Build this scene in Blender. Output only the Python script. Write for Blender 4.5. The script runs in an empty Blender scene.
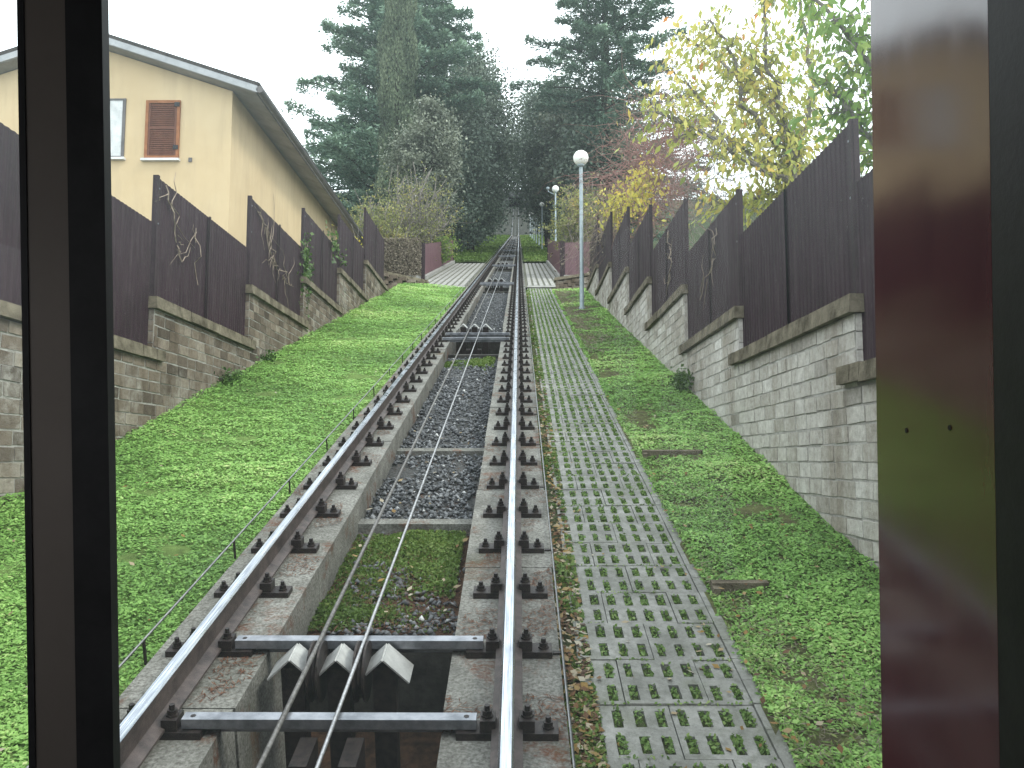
import bpy, math, random
import numpy as np
from mathutils import Vector, Matrix, noise as mnoise

random.seed(7); RNG = np.random.default_rng(7)
scene = bpy.context.scene
col = scene.collection
R = math.radians

# ------------------------------------------------------------------ camera model
F_PX = 850.0; PITCH = R(5.24); YAW = R(0.47); CAM = Vector((0, 0, 2.0))
THETA = R(15.77); ST, CT = math.sin(THETA), math.cos(THETA)
FW = Vector((-math.sin(YAW)*math.cos(PITCH), math.cos(YAW)*math.cos(PITCH), math.sin(PITCH)))
RT = Vector((math.cos(YAW), math.sin(YAW), 0)); UP = RT.cross(FW)

def at(px, py, Z):
    return CAM + Z*(FW + RT*((px-512)/F_PX) + UP*((384-py)/F_PX))
def onx(px, py, X):
    d = FW + RT*((px-512)/F_PX) + UP*((384-py)/F_PX)
    return CAM + d*(X/d.x)
CREST = 190.0
def rise(u): return 0.107*np.maximum(0, np.asarray(u, float)-CREST)
def sl(x, u, n):
    """a point on the hillside: x across, u along the slope, n above the rail tops"""
    n = n + float(rise(u))
    return (x, u*CT - n*ST, u*ST + n*CT)
def sla(x, u, n):
    n = n + rise(u)
    return np.stack([x, u*CT - n*ST, u*ST + n*CT], -1)

# ------------------------------------------------------------------ mesh helpers
class MB:
    def __init__(s): s.v = []; s.f = []; s.m = []; s.t = []; s.n = 0; s.smooth = False
    def add(s, verts, faces, m=0, t=None):
        verts = np.asarray(verts, float).reshape(-1, 3)
        for i, f in enumerate(faces):
            s.f.append(tuple(int(k)+s.n for k in f)); s.m.append(m)
            s.t.append(0.5 if t is None else (t if np.isscalar(t) else t[i]))
        s.v.append(verts); s.n += len(verts)
    def hexa(s, p, m=0, t=None):
        s.add(p, [(0,3,2,1),(4,5,6,7),(0,1,5,4),(1,2,6,5),(2,3,7,6),(3,0,4,7)], m, t)
    def box(s, a, b, m=0, t=None):
        (x0,y0,z0),(x1,y1,z1) = a, b
        s.hexa([(x0,y0,z0),(x1,y0,z0),(x1,y1,z0),(x0,y1,z0),(x0,y0,z1),(x1,y0,z1),(x1,y1,z1),(x0,y1,z1)], m, t)
    def sbox(s, x, u, n, m=0, t=None):
        """a box in hillside axes"""
        p = [sl(X,U,N) for N in n for (X,U) in ((x[0],u[0]),(x[1],u[0]),(x[1],u[1]),(x[0],u[1]))]
        s.hexa(p, m, t)
    def tube(s, pts, rad, sides=6, m=0, t=None, cap=True):
        pts = [Vector(p) for p in pts]; n = len(pts)
        if np.isscalar(rad): rad = [rad]*n
        vs = []; ref = None
        for i, p in enumerate(pts):
            d = (pts[min(i+1,n-1)] - pts[max(i-1,0)])
            d = d.normalized() if d.length > 1e-9 else Vector((0,0,1))
            if ref is None or abs(ref.dot(d)) > .95:
                ref = Vector((1,0,0)) if abs(d.x) < .8 else Vector((0,1,0))
            a = d.cross(ref).normalized(); b = d.cross(a).normalized(); ref = b.cross(d).normalized()*1.0
            ref = a.cross(d).normalized() if ref.length < .1 else ref
            for k in range(sides):
                q = 2*math.pi*k/sides
                vs.append(p + (a*math.cos(q) + b*math.sin(q))*rad[i])
        fs = []
        for i in range(n-1):
            for k in range(sides):
                k2 = (k+1) % sides
                fs.append((i*sides+k, i*sides+k2, (i+1)*sides+k2, (i+1)*sides+k))
        if cap:
            fs.append(tuple(range(sides))[::-1]); fs.append(tuple((n-1)*sides+k for k in range(sides)))
        s.add(vs, fs, m, t)
    def lathe(s, prof, c=(0,0,0), sides=16, m=0):
        vs = []; n = len(prof)
        for r, z in prof:
            for k in range(sides):
                q = 2*math.pi*k/sides
                vs.append((c[0]+r*math.cos(q), c[1]+r*math.sin(q), c[2]+z))
        fs = [(i*sides+k, i*sides+(k+1)%sides, (i+1)*sides+(k+1)%sides, (i+1)*sides+k) for i in range(n-1) for k in range(sides)]
        fs.append(tuple(range(sides))[::-1]); fs.append(tuple((n-1)*sides+k for k in range(sides)))
        s.add(vs, fs, m)
    def build(s, name, mats, parent=None, smooth=False):
        me = bpy.data.meshes.new(name)
        v = np.concatenate(s.v) if s.v else np.zeros((0,3))
        me.from_pydata(v.tolist(), [], s.f)
        return finish(me, name, mats, parent, np.array(s.m, np.int32), np.array(s.t, np.float32), smooth)

def finish(me, name, mats, parent=None, mi=None, tint=None, smooth=False):
    if not isinstance(mats, (list, tuple)): mats = [mats]
    for m in mats: me.materials.append(m)
    if mi is not None and len(mi): me.polygons.foreach_set('material_index', mi)
    if tint is not None and len(tint):
        a = me.attributes.new('tint', 'FLOAT', 'FACE'); a.data.foreach_set('value', np.asarray(tint, np.float32))
    if smooth: me.polygons.foreach_set('use_smooth', np.ones(len(me.polygons), bool))
    me.update()
    o = bpy.data.objects.new(name, me); col.objects.link(o)
    if parent is not None: o.parent = parent
    return o

def quads(name, V, mats, parent=None, tint=None, mi=None):
    """V: (N,4,3) array of separate quads, built fast"""
    V = np.asarray(V, np.float32); N = len(V)
    me = bpy.data.meshes.new(name)
    me.vertices.add(N*4); me.loops.add(N*4); me.polygons.add(N)
    me.vertices.foreach_set('co', V.reshape(-1))
    me.loops.foreach_set('vertex_index', np.arange(N*4, dtype=np.int32))
    me.polygons.foreach_set('loop_start', np.arange(0, N*4, 4, dtype=np.int32))
    me.polygons.foreach_set('loop_total', np.full(N, 4, np.int32))
    me.update(calc_edges=True)
    return finish(me, name, mats, parent, mi, tint)

def norm(a): return a/np.maximum(1e-9, np.linalg.norm(a, axis=-1, keepdims=True))
def leaves(C, D, Nn, L, W, droop=0.0):
    """diamond leaves: centre C, direction D, normal Nn, length L, width W"""
    D = norm(D); S = norm(np.cross(D, Nn))
    L = np.broadcast_to(np.asarray(L, float), (len(C),))[:,None]; W = np.broadcast_to(np.asarray(W, float), (len(C),))[:,None]
    base = C - D*L*.5; tip = C + D*L*.5
    if droop: tip = tip - np.array([0,0,1.])*L*droop
    return np.stack([base, C + S*W*.5 - D*L*.05, tip, C - S*W*.5 - D*L*.05], 1)
def rvec(n): return norm(RNG.normal(size=(n,3)))

def tag(o, label=None, cat=None, group=None, kind=None):
    if label: o['label'] = label
    if cat: o['category'] = cat
    if group: o['group'] = group
    if kind: o['kind'] = kind
    return o
def empty(name, loc=(0,0,0), rot=(0,0,0)):
    o = bpy.data.objects.new(name, None); col.objects.link(o); o.location = loc; o.rotation_euler = rot
    o.empty_display_size = .2
    return o

# ------------------------------------------------------------------ materials
class NT:
    def __init__(s, name):
        s.m = bpy.data.materials.new(name); s.m.use_nodes = True
        s.t = s.m.node_tree; s.t.nodes.clear()
        s.out = s.n('ShaderNodeOutputMaterial')
    def n(s, typ, **kw):
        nd = s.t.nodes.new(typ)
        for k, v in kw.items(): setattr(nd, k, v)
        return nd
    def l(s, a, b): s.t.links.new(a, b)
    def pos(s): return s.n('ShaderNodeNewGeometry').outputs['Position']
    def objc(s): return s.n('ShaderNodeTexCoord').outputs['Object']
    def noise(s, scale, detail=5, rough=.6, vec=None, dist=0):
        nd = s.n('ShaderNodeTexNoise'); nd.inputs['Scale'].default_value = scale
        nd.inputs['Detail'].default_value = detail; nd.inputs['Roughness'].default_value = rough
        nd.inputs['Distortion'].default_value = dist
        s.l(vec if vec is not None else s.objc(), nd.inputs['Vector']); return nd.outputs['Fac']
    def ramp(s, fac, stops):
        nd = s.n('ShaderNodeValToRGB'); cr = nd.color_ramp
        while len(cr.elements) < len(stops): cr.elements.new(.5)
        for e, (p, c) in zip(cr.elements, stops):
            e.position = p; e.color = (*c, 1) if not np.isscalar(c) else (c, c, c, 1)
        s.l(fac, nd.inputs['Fac']); return nd.outputs['Color']
    def mix(s, fac, a, b, mode='MIX'):
        nd = s.n('ShaderNodeMix'); nd.data_type = 'RGBA'; nd.blend_type = mode
        for sock, v in ((nd.inputs['Factor'], fac), (nd.inputs[6], a), (nd.inputs[7], b)):
            if isinstance(v, (int, float)): sock.default_value = v
            elif isinstance(v, tuple): sock.default_value = (*v, 1)
            else: s.l(v, sock)
        return nd.outputs[2]
    def attr(s, name='tint'):
        nd = s.n('ShaderNodeAttribute'); nd.attribute_name = name; return nd.outputs['Fac']
    def bump(s, h, strength=.4, dist=.01):
        nd = s.n('ShaderNodeBump'); nd.inputs['Strength'].default_value = strength
        nd.inputs['Distance'].default_value = dist; s.l(h, nd.inputs['Height']); return nd.outputs['Normal']
    def pbsdf(s, color, rough=.8, metal=0., normal=None, spec=.5):
        b = s.n('ShaderNodeBsdfPrincipled')
        for sock, v in ((b.inputs['Base Color'], color), (b.inputs['Roughness'], rough), (b.inputs['Metallic'], metal)):
            if isinstance(v, (int, float)): sock.default_value = v
            elif isinstance(v, tuple): sock.default_value = (*v, 1)
            else: s.l(v, sock)
        b.inputs['Specular IOR Level'].default_value = spec
        if normal is not None: s.l(normal, b.inputs['Normal'])
        return b.outputs[0]
    def done(s, sh): s.l(sh, s.out.inputs['Surface']); return s.m

def simple(name, c1, c2, scale=4, rough=.8, metal=0., bump=.3, bdist=.01, spec=.4, stops=(.35,.65)):
    t = NT(name); f = t.noise(scale, 7, .65)
    c = t.ramp(f, [(stops[0], c1), (stops[1], c2)])
    nb = t.noise(scale*6, 5, .7)
    return t.done(t.pbsdf(c, rough, metal, t.bump(nb, bump, bdist), spec))

def leafmat(name, stops, rough=.55, trans=.35):
    t = NT(name); c = t.ramp(t.attr(), stops)
    p = t.pbsdf(c, rough, 0, None, .3)
    tr = t.n('ShaderNodeBsdfTranslucent'); t.l(t.mix(.5, c, t.mix(1., c, (1.,1.,.55), 'MULTIPLY')), tr.inputs['Color'])
    mx = t.n('ShaderNodeMixShader'); mx.inputs[0].default_value = trans
    t.l(p, mx.inputs[1]); t.l(tr.outputs[0], mx.inputs[2])
    return t.done(mx.outputs[0])

M = {}
def concrete_mat():
    t = NT('weathered_concrete')
    c = t.ramp(t.noise(3.2, 8, .7), [(.3, (.13,.128,.115)), (.5, (.24,.238,.215)), (.72, (.37,.365,.335))])
    c = t.mix(t.ramp(t.noise(60, 3, .6), [(.35, 0.), (.65, .75)]), c, (.07,.064,.055))
    red = t.ramp(t.noise(2.6, 6, .72, dist=.4), [(.54, 0.), (.64, 1.)])
    streak = t.ramp(t.noise(45, 4, .7), [(.36, 0.), (.56, 1.)])
    rm = t.mix(1., red, streak, 'MULTIPLY')
    c = t.mix(rm, c, (.13,.055,.032))
    moss = t.ramp(t.noise(1.3, 6, .7), [(.56, 0.), (.74, .7)])
    c = t.mix(moss, c, (.055,.06,.035))
    return t.done(t.pbsdf(c, .92, 0, t.bump(t.noise(38, 6, .75), .7, .012), .2))
M['concrete'] = concrete_mat()
M['pit_concrete'] = simple('dark_concrete', (.03,.028,.025), (.085,.08,.07), 6, .9, 0, .8, .01, .2)  # darker concrete tone for the pit ends
M['coping'] = simple('mossy_coping', (.07,.058,.04), (.22,.19,.14), 5, .95, 0, .8, .02, .1)
M['soil'] = simple('dark_soil', (.03,.022,.015), (.085,.06,.042), 9, .95, 0, .9, .03, .1)
M['path_soil'] = simple('mossy_soil', (.06,.065,.035), (.12,.15,.06), 9, .95, 0, .9, .03, .1)
M['dirt'] = simple('needle_litter_soil', (.05,.035,.025), (.15,.085,.055), 14, .95, 0, 1., .03, .1)
M['gravel_base'] = simple('gravel_fines', (.07,.07,.07), (.22,.22,.215), 38, .95, 0, 1., .04, .1)
M['lawn'] = simple('lawn_soil', (.08,.12,.035), (.15,.23,.065), 6, .95, 0, .8, .03, .1)
M['lawn_dry'] = simple('lawn_soil_dry', (.07,.06,.035), (.14,.16,.06), 9, .95, 0, .8, .03, .1)
M['hill'] = simple('hillside', (.018,.026,.012), (.05,.065,.025), 1.2, .95, 0, .8, .05, .1)

def stone_mat():
    t = NT('ballast_stone'); c = t.ramp(t.attr(), [(0, (.042,.044,.047)), (.6, (.15,.155,.163)), (.9,(.27,.275,.28)), (1, (.55,.55,.54))])
    return t.done(t.pbsdf(c, .8, 0, t.bump(t.noise(60, 4), .4, .01), .3))
M['stone'] = stone_mat()

def brick_mat(name, stops, grout, gk=.8):
    t = NT(name); c = t.ramp(t.attr(), stops)
    c = t.mix(t.ramp(t.noise(14, 8, .78), [(.38, 0.), (.68, .8)]), c, t.mix(1., c, (.45,.42,.4), 'MULTIPLY'))
    sm = t.ramp(t.noise(1.7, 6, .7), [(.5, 0.), (.7, gk)])
    fine = t.ramp(t.noise(16, 5, .7), [(.35, .2), (.6, 1.)])
    c = t.mix(t.mix(1., sm, fine, 'MULTIPLY'), c, grout)
    # rain streaks run down the face
    mp = t.n('ShaderNodeMapping'); mp.inputs['Scale'].default_value = (1.6, 1.6, .3); t.l(t.objc(), mp.inputs['Vector'])
    c = t.mix(t.ramp(t.noise(1.6, 5, .6, mp.outputs[0]), [(.46, 0.), (.68, .65)]), c, t.mix(1., c, (.45,.39,.32), 'MULTIPLY'))
    return t.done(t.pbsdf(c, .92, 0, t.bump(t.noise(40, 6, .75), .8, .012), .15))
M['brick_left'] = brick_mat('tuff_block', [(0,(.085,.068,.053)), (.35,(.155,.125,.097)), (.7,(.235,.192,.15)), (1,(.33,.29,.24))], (.40,.38,.345))
M['brick_right'] = brick_mat('grey_block', [(0,(.31,.285,.25)), (.35,(.52,.49,.44)), (.7,(.66,.635,.59)), (1,(.76,.74,.70))], (.50,.485,.46), .45)
M['mortar_grey'] = simple('grey_mortar', (.26,.25,.225), (.46,.445,.41), 7, .95, 0, .8, .015, .1)
M['mortar'] = simple('mortar', (.24,.23,.205), (.40,.385,.35), 7, .95, 0, .8, .015, .1)

def fence_mat():
    t = NT('brown_sheet_metal')
    c = t.ramp(t.noise(1.6, 6, .7), [(.3,(.022,.012,.0155)), (.7,(.040,.023,.029))])
    mp = t.n('ShaderNodeMapping'); mp.inputs['Scale'].default_value = (9, 9, .6); t.l(t.objc(), mp.inputs['Vector'])
    c = t.mix(t.ramp(t.noise(2, 5, .7, mp.outputs[0]), [(.5,0.),(.75,.6)]), c, (.075,.058,.06))
    c = t.mix(t.ramp(t.noise(34, 3, .6), [(.66,0.),(.74,.55)]), c, (.16,.15,.14))
    c = t.mix(t.ramp(t.noise(1.1, 6, .75), [(.5,0.),(.72,.55)]), c, (.016,.012,.011))
    return t.done(t.pbsdf(c, t.ramp(t.noise(3,4), [(.3,.55),(.7,.75)]), 0, None, .12))
M['fence'] = fence_mat()
M['fence_post'] = simple('brown_post', (.018,.010,.012), (.034,.020,.024), 6, .6, 0, .1, .004, .2)
M['fence_far'] = simple('maroon_sheet_metal', (.075,.033,.04), (.12,.055,.063), 2, .5, 0, .1, .004, .4)

def rail_mat():
    t = NT('polished_rail_head')
    mp = t.n('ShaderNodeMapping'); mp.inputs['Scale'].default_value = (40, .8, .8); t.l(t.objc(), mp.inputs['Vector'])
    f = t.noise(3, 5, .7, mp.outputs[0])
    return t.done(t.pbsdf(t.ramp(f, [(.36,(.22,.245,.29)),(.64,(.62,.65,.70))]), t.ramp(t.noise(7,5), [(.3,.2),(.7,.4)]), 1.))
M['rail_top'] = rail_mat()
M['rail_side'] = simple('oily_rail_side', (.045,.036,.034), (.11,.085,.078), 12, .55, .3, .4, .004, .5)
M['iron'] = simple('oily_iron', (.012,.010,.010), (.05,.036,.032), 25, .5, .4, .4, .004, .5)
M['bar'] = simple('galvanised_bar', (.16,.17,.19), (.34,.35,.38), 9, .42, .7, .25, .003, .5)
M['guard'] = simple('galvanised_guard', (.34,.34,.33), (.54,.54,.52), 11, .5, .35, .25, .003, .5)
M['cable_thick'] = simple('greasy_wire_rope', (.10,.095,.09), (.23,.22,.21), 40, .5, .5, .6, .004, .5)
M['cable_thin'] = simple('bright_wire_rope', (.32,.32,.33), (.55,.55,.56), 40, .4, .7, .6, .003, .5)
M['wire'] = simple('galvanised_wire', (.16,.165,.165), (.3,.3,.3), 20, .5, .5, .2, .002)
def paver_mat():
    t = NT('paver_concrete')
    c = t.ramp(t.noise(4.5, 8, .72), [(.3, (.145,.145,.128)), (.5, (.25,.248,.227)), (.72, (.38,.372,.345))])
    c = t.mix(t.ramp(t.noise(26, 5, .75), [(.45, 0.), (.7, .5)]), c, (.10,.10,.08))
    moss = t.ramp(t.noise(2.1, 7, .75), [(.5, 0.), (.7, .55)])
    c = t.mix(moss, c, (.11,.125,.07))
    return t.done(t.pbsdf(c, .92, 0, t.bump(t.noise(45, 6, .75), .8, .01), .2))
M['paver'] = paver_mat()
M['paver_light'] = simple('light_concrete', (.20,.195,.18), (.32,.31,.29), 5, .9, 0, .5, .01, .2)
M['dark_gap'] = simple('gap_soil', (.09,.09,.07), (.16,.16,.125), 12, .95, 0, .5, .02, .1)

GREENS = [(0,(.10,.20,.045)), (.4,(.23,.43,.10)), (.75,(.37,.60,.17)), (1,(.55,.64,.27))]
M['ground_leaf'] = leafmat('ground_leaf', GREENS)
M['path_leaf'] = leafmat('path_leaf', [(0,(.075,.13,.035)), (.5,(.17,.28,.075)), (1,(.31,.39,.14))])
M['weed_leaf'] = leafmat('weed_leaf', [(0,(.06,.10,.022)), (.5,(.12,.20,.04)), (1,(.22,.27,.08))])
M['litter'] = leafmat('fallen_leaf', [(0,(.055,.032,.018)), (.35,(.14,.07,.03)), (.6,(.24,.15,.04)), (.8,(.30,.24,.15)), (1,(.40,.36,.28))], .7, .1)
M['needle'] = leafmat('fallen_needle', [(0,(.06,.028,.018)), (1,(.17,.075,.04))], .8, 0.05)
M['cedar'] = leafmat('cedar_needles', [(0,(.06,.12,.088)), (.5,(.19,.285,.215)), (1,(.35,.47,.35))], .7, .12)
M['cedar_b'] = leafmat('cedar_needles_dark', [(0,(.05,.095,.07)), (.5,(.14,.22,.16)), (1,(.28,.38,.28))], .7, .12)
M['cypress'] = leafmat('cypress_scales', [(0,(.035,.055,.03)), (.5,(.08,.108,.06)), (1,(.14,.17,.10))], .75, .08)
M['oak'] = leafmat('holm_oak_leaf', [(0,(.045,.07,.054)), (.5,(.125,.165,.125)), (1,(.25,.30,.23))], .5, .1)
M['oak_pale'] = leafmat('pale_oak_leaf', [(0,(.06,.075,.055)), (.5,(.16,.18,.135)), (1,(.29,.31,.24))], .55, .15)
M['autumn'] = leafmat('autumn_leaf', [(0,(.20,.25,.06)), (.4,(.42,.45,.12)), (.72,(.64,.58,.17)), (.92,(.68,.46,.11)), (1,(.66,.27,.09))], .5, .45)
M['green_leaf'] = leafmat('cherry_leaf', [(0,(.10,.18,.04)), (.6,(.22,.35,.08)), (1,(.40,.43,.12))], .5, .45)
M['bush_leaf'] = leafmat('bush_leaf', [(0,(.10,.12,.045)), (.5,(.24,.26,.10)), (.85,(.38,.36,.13)), (1,(.42,.32,.10))], .55, .35)
M['yellow_leaf'] = leafmat('yellow_creeper_leaf', [(0,(.45,.42,.09)), (.6,(.74,.68,.16)), (1,(.78,.58,.12))], .5, .4)
M['ivy'] = leafmat('ivy_leaf', [(0,(.03,.07,.015)), (1,(.12,.2,.05))], .45, .25)
M['dead_leaf'] = leafmat('withered_leaf', [(0,(.09,.07,.05)), (.6,(.19,.16,.12)), (1,(.28,.24,.18))], .8, .15)
M['bark'] = simple('bark', (.03,.024,.018), (.085,.07,.055), 9, .95, 0, 1., .03, .1)
M['bark_dark'] = simple('dark_bark', (.012,.011,.009), (.035,.03,.025), 9, .95, 0, 1., .03, .1)
M['bark_grey'] = simple('grey_twig_bark', (.13,.115,.10), (.27,.245,.22), 12, .9, 0, .6, .01, .1)
M['twig_red'] = simple('red_brown_twig', (.22,.11,.10), (.42,.25,.22), 10, .9, 0, .3, .005, .1)
M['twig_pale'] = simple('pale_vine', (.17,.13,.10), (.38,.31,.25), 10, .9, 0, .3, .005, .1)

def stucco():
    t = NT('cream_render')
    c = t.ramp(t.noise(.5, 7, .65), [(.3,(.49,.375,.225)),(.7,(.57,.45,.285))])
    mp = t.n('ShaderNodeMapping'); mp.inputs['Scale'].default_value = (3, 3, .35); t.l(t.objc(), mp.inputs['Vector'])
    c = t.mix(t.ramp(t.noise(1.2, 6, .7, mp.outputs[0]), [(.46,0.),(.74,.4)]), c, (.34,.27,.18))
    return t.done(t.pbsdf(c, .95, 0, t.bump(t.noise(70, 4), .25, .006), .1))
M['stucco'] = stucco()
M['stucco_side'] = M['stucco']
M['soffit'] = simple('grey_soffit', (.24,.23,.22), (.33,.32,.31), 2, .9, 0, .1, .005, .1)
M['verge'] = simple('grey_white_verge', (.27,.28,.29), (.38,.39,.40), 3, .7, 0, .1, .005, .3)
M['roof'] = simple('dark_roof', (.035,.032,.032), (.085,.075,.07), 6, .8, 0, .5, .02, .3)
M['gutter'] = simple('brown_gutter', (.07,.065,.065), (.12,.112,.11), 4, .5, .2, .1, .004, .4)
M['shutter'] = simple('brown_shutter', (.085,.028,.014), (.125,.045,.024), 7, .6, 0, .3, .004, .3)
M['frame_wood'] = simple('orange_wood_frame', (.20,.07,.022), (.28,.11,.04), 9, .55, 0, .3, .004, .3)
M['sill'] = simple('white_marble_sill', (.5,.5,.49), (.64,.63,.62), 4, .5, 0, .05, .002)
M['curtain'] = simple('white_curtain', (.45,.46,.46), (.62,.63,.62), 5, .9, 0, .2, .01, .1)
M['glass_dark'] = simple('dark_pane', (.05,.055,.06), (.09,.095,.10), 2, .06, 0, 0, .001, .7)
M['lamp_pole'] = simple('grey_lamp_paint', (.22,.27,.29), (.32,.37,.39), 6, .5, .2, .1, .003, .4)
M['globe'] = simple('opal_globe', (.80,.80,.76), (.88,.88,.84), 2, .3, 0, 0, .001, .5)
M['tunnel_dark'] = simple('tunnel_shadow', (.006,.006,.009), (.012,.012,.016), 2, .9, 0, 0, .01, .1)
M['tunnel_stone'] = simple('portal_stone', (.07,.075,.08), (.13,.135,.14), 3, .9, 0, .5, .02, .1)

# the car's own materials
M['car_brown'] = simple('brown_anodised', (.125,.107,.094), (.155,.133,.118), 3, .5, .2, .05, .002, .4)
M['car_black'] = simple('black_rubber', (.008,.008,.009), (.016,.016,.018), 20, .55, 0, .15, .002, .35)
def maroon():
    t = NT('glossy_maroon_panel')
    mp = t.n('ShaderNodeMapping'); mp.inputs['Scale'].default_value = (5, 5, 1.2); t.l(t.objc(), mp.inputs['Vector'])
    f = t.noise(3, 6, .7, mp.outputs[0])
    c = t.ramp(f, [(.3,(.075,.020,.026)),(.7,(.11,.030,.037))])
    sh = t.pbsdf(c, t.ramp(f, [(.3,.09),(.7,.15)]), .0, t.bump(t.noise(6,3), .05, .004), .6); sh.node.inputs['IOR'].default_value = 1.70
    return t.done(sh)
M['car_maroon'] = maroon()
M['car_inside'] = simple('car_interior', (.10,.095,.09), (.14,.135,.13), 3, .7, 0, .05, .002, .3)
M['car_red'] = simple('red_car_paint', (.22,.03,.03), (.27,.04,.035), 3, .35, 0, .02, .002, .5)
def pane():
    t = NT('painted_haze_glass')  # haze over the view is mixed into the glass, denser towards the top
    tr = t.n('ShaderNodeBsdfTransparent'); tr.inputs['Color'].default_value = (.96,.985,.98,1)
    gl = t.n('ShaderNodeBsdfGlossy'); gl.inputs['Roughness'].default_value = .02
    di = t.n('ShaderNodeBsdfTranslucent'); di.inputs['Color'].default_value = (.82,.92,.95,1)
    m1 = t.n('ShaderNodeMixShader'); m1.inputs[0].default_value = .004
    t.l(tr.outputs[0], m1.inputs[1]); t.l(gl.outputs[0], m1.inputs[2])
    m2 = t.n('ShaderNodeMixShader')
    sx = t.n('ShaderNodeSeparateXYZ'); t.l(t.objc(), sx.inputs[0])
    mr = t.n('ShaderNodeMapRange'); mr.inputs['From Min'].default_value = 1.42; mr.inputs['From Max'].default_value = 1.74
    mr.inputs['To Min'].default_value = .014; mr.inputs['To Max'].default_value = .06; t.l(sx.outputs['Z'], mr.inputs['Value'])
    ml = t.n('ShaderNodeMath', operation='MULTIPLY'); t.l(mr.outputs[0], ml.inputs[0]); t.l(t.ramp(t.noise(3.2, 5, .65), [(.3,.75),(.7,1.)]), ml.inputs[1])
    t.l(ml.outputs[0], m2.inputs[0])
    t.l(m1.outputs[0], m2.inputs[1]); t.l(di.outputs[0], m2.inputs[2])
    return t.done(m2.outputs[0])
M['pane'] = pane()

# ------------------------------------------------------------------ setting: hillside
PITS = [4.0, 16.6, 31.6, 46.3, 60.5, 75, 89.5, 104, 119, 134]     # where the cable runs over sheaves
def grid_sheet(name, x0, x1, us, nfun, mat, nx=8, jitter=0., parent=None):
    xs = np.linspace(x0, x1, nx+1); V = []; fs = []
    for u in us:
        for x in xs:
            V.append(sl(x, u, nfun(x, u) + (mnoise.noise(Vector((x*2.3, u*2.3, 3.1)))*jitter if jitter else 0)))
    w = nx+1
    for i in range(len(us)-1):
        for k in range(nx): fs.append((i*w+k, i*w+k+1, (i+1)*w+k+1, (i+1)*w+k))
    mb = MB(); mb.add(V, fs); return mb.build(name, mat, parent, True)

us_far = list(np.linspace(-30, 190, 45)) + list(np.linspace(195, 300, 22)) 
g = MB(); V = []; fs = []
for u in us_far + [420]:
    for x in (-260, -90, -30, -8, 0, 8, 30, 90, 260):
        V.append(sl(x, u, -1.12 if u < 400 else -20))
for i in range(len(us_far)):
    for k in range(8): fs.append((i*9+k, i*9+k+1, (i+1)*9+k+1, (i+1)*9+k))
g.add(V, fs); tag(g.build('ground', M['hill'], None, True), kind='structure')

def n_left(x, u): 
    k = min(1, max(0, (-x-1.85)/2.15)); return -.27 + k*(.03 + .2*min(1, max(0, u/25)))
def n_right(x, u):
    return -.27 + .06*min(1, max(0, (x-1.1)/1.1))
us1 = list(np.arange(-4, 31.2, .4))
tag(grid_sheet('lawn', -4.15, -1.80, us1, n_left, M['lawn'], 10, .06), kind='structure')
tag(grid_sheet('lawn', 1.12, 2.4, us1, n_right, M['lawn_dry'], 6, .05), kind='structure')
us2 = list(np.arange(52.2, 190, 3)) + [190]
us3 = list(np.arange(190, 264, 6))
M['far_gravel'] = simple('far_gravel', (.022,.025,.021), (.065,.067,.058), .8, .95, 0, .8, .05, .1)  # gravel colour darkened to carry the shade of the trees
tag(grid_sheet('gravel_bank', -9, 9, us3, lambda x,u: -.17, M['far_gravel'], 12, .05), kind='structure')
tag(grid_sheet('grass_verge', -9, -1.80, us2, lambda x,u: -.25+.03*(-x-1.8), M['hill'], 6, .3), kind='structure')
tag(grid_sheet('grass_verge', .20, 9, us2, lambda x,u: -.25+.02*x, M['hill'], 6, .3), kind='structure')
# track floor between the beams, in bays split by the pits
def bed(u0, u1, mat, n): 
    us = list(np.arange(u0, u1, .5 if u0 < 40 else 4)) + [u1]
    return tag(grid_sheet('gravel_bed', -1.30, -.30, us, lambda x,u: n, mat, 4, .03), kind='structure')
def PU(d): return d + .15          # depth in view -> along the slope, near enough
pit_rng = [(PU(p)-(1.5 if p < 5 else .95), PU(p)+.93) for p in PITS]
edges = [-4.] + [e for p in pit_rng for e in p] + [191.]
for i in range(0, len(edges), 2):
    if i == 0: bed(edges[0], edges[1]-.35, M['dirt'], -.42)
    elif i == 2: bed(edges[2], 6.95, M['dirt'], -.47); bed(6.95, edges[3], M['gravel_base'], -.43)
    else: bed(edges[i], edges[i+1], M['gravel_base'], -.43)
# path and crossing ground
tag(grid_sheet('path_bed', .18, 1.16, us1, lambda x,u: -.297, M['path_soil'], 3), kind='structure')
tag(grid_sheet('crossing_pavement', -3.95, -1.82, list(np.arange(31.2, 52.6, 2)), lambda x,u: -.25, M['dark_gap'], 3), kind='structure')
tag(grid_sheet('crossing_pavement', .21, 1.9, list(np.arange(31.2, 52.6, 2)), lambda x,u: -.25, M['dark_gap'], 3), kind='structure')

# ------------------------------------------------------------------ concrete beams
BT = -.19
for (x0, x1, side, ends) in ((-1.83, -1.275, 'left', 'beside the lawn'), (-.335, .205, 'right', 'beside the paved path')):
    mb = MB()
    us = list(np.arange(-4, 34, 1.6)) + list(np.arange(36, 190, 8)) + [191]
    for a, b in zip(us[:-1], us[1:]):
        j = RNG.uniform(-.008, .008, 3) if a < 34 else np.zeros(3)
        mb.sbox((x0+j[0], x1+j[1]), (a, b-(.006 if a < 34 else 0)), (-1.1, BT+j[2]*.5))
    tag(mb.build('concrete_beam', M['concrete']), f'long weathered concrete beam under the {side} rail {ends}', 'beam', 'concrete beams under the rails', 'thing')

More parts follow.
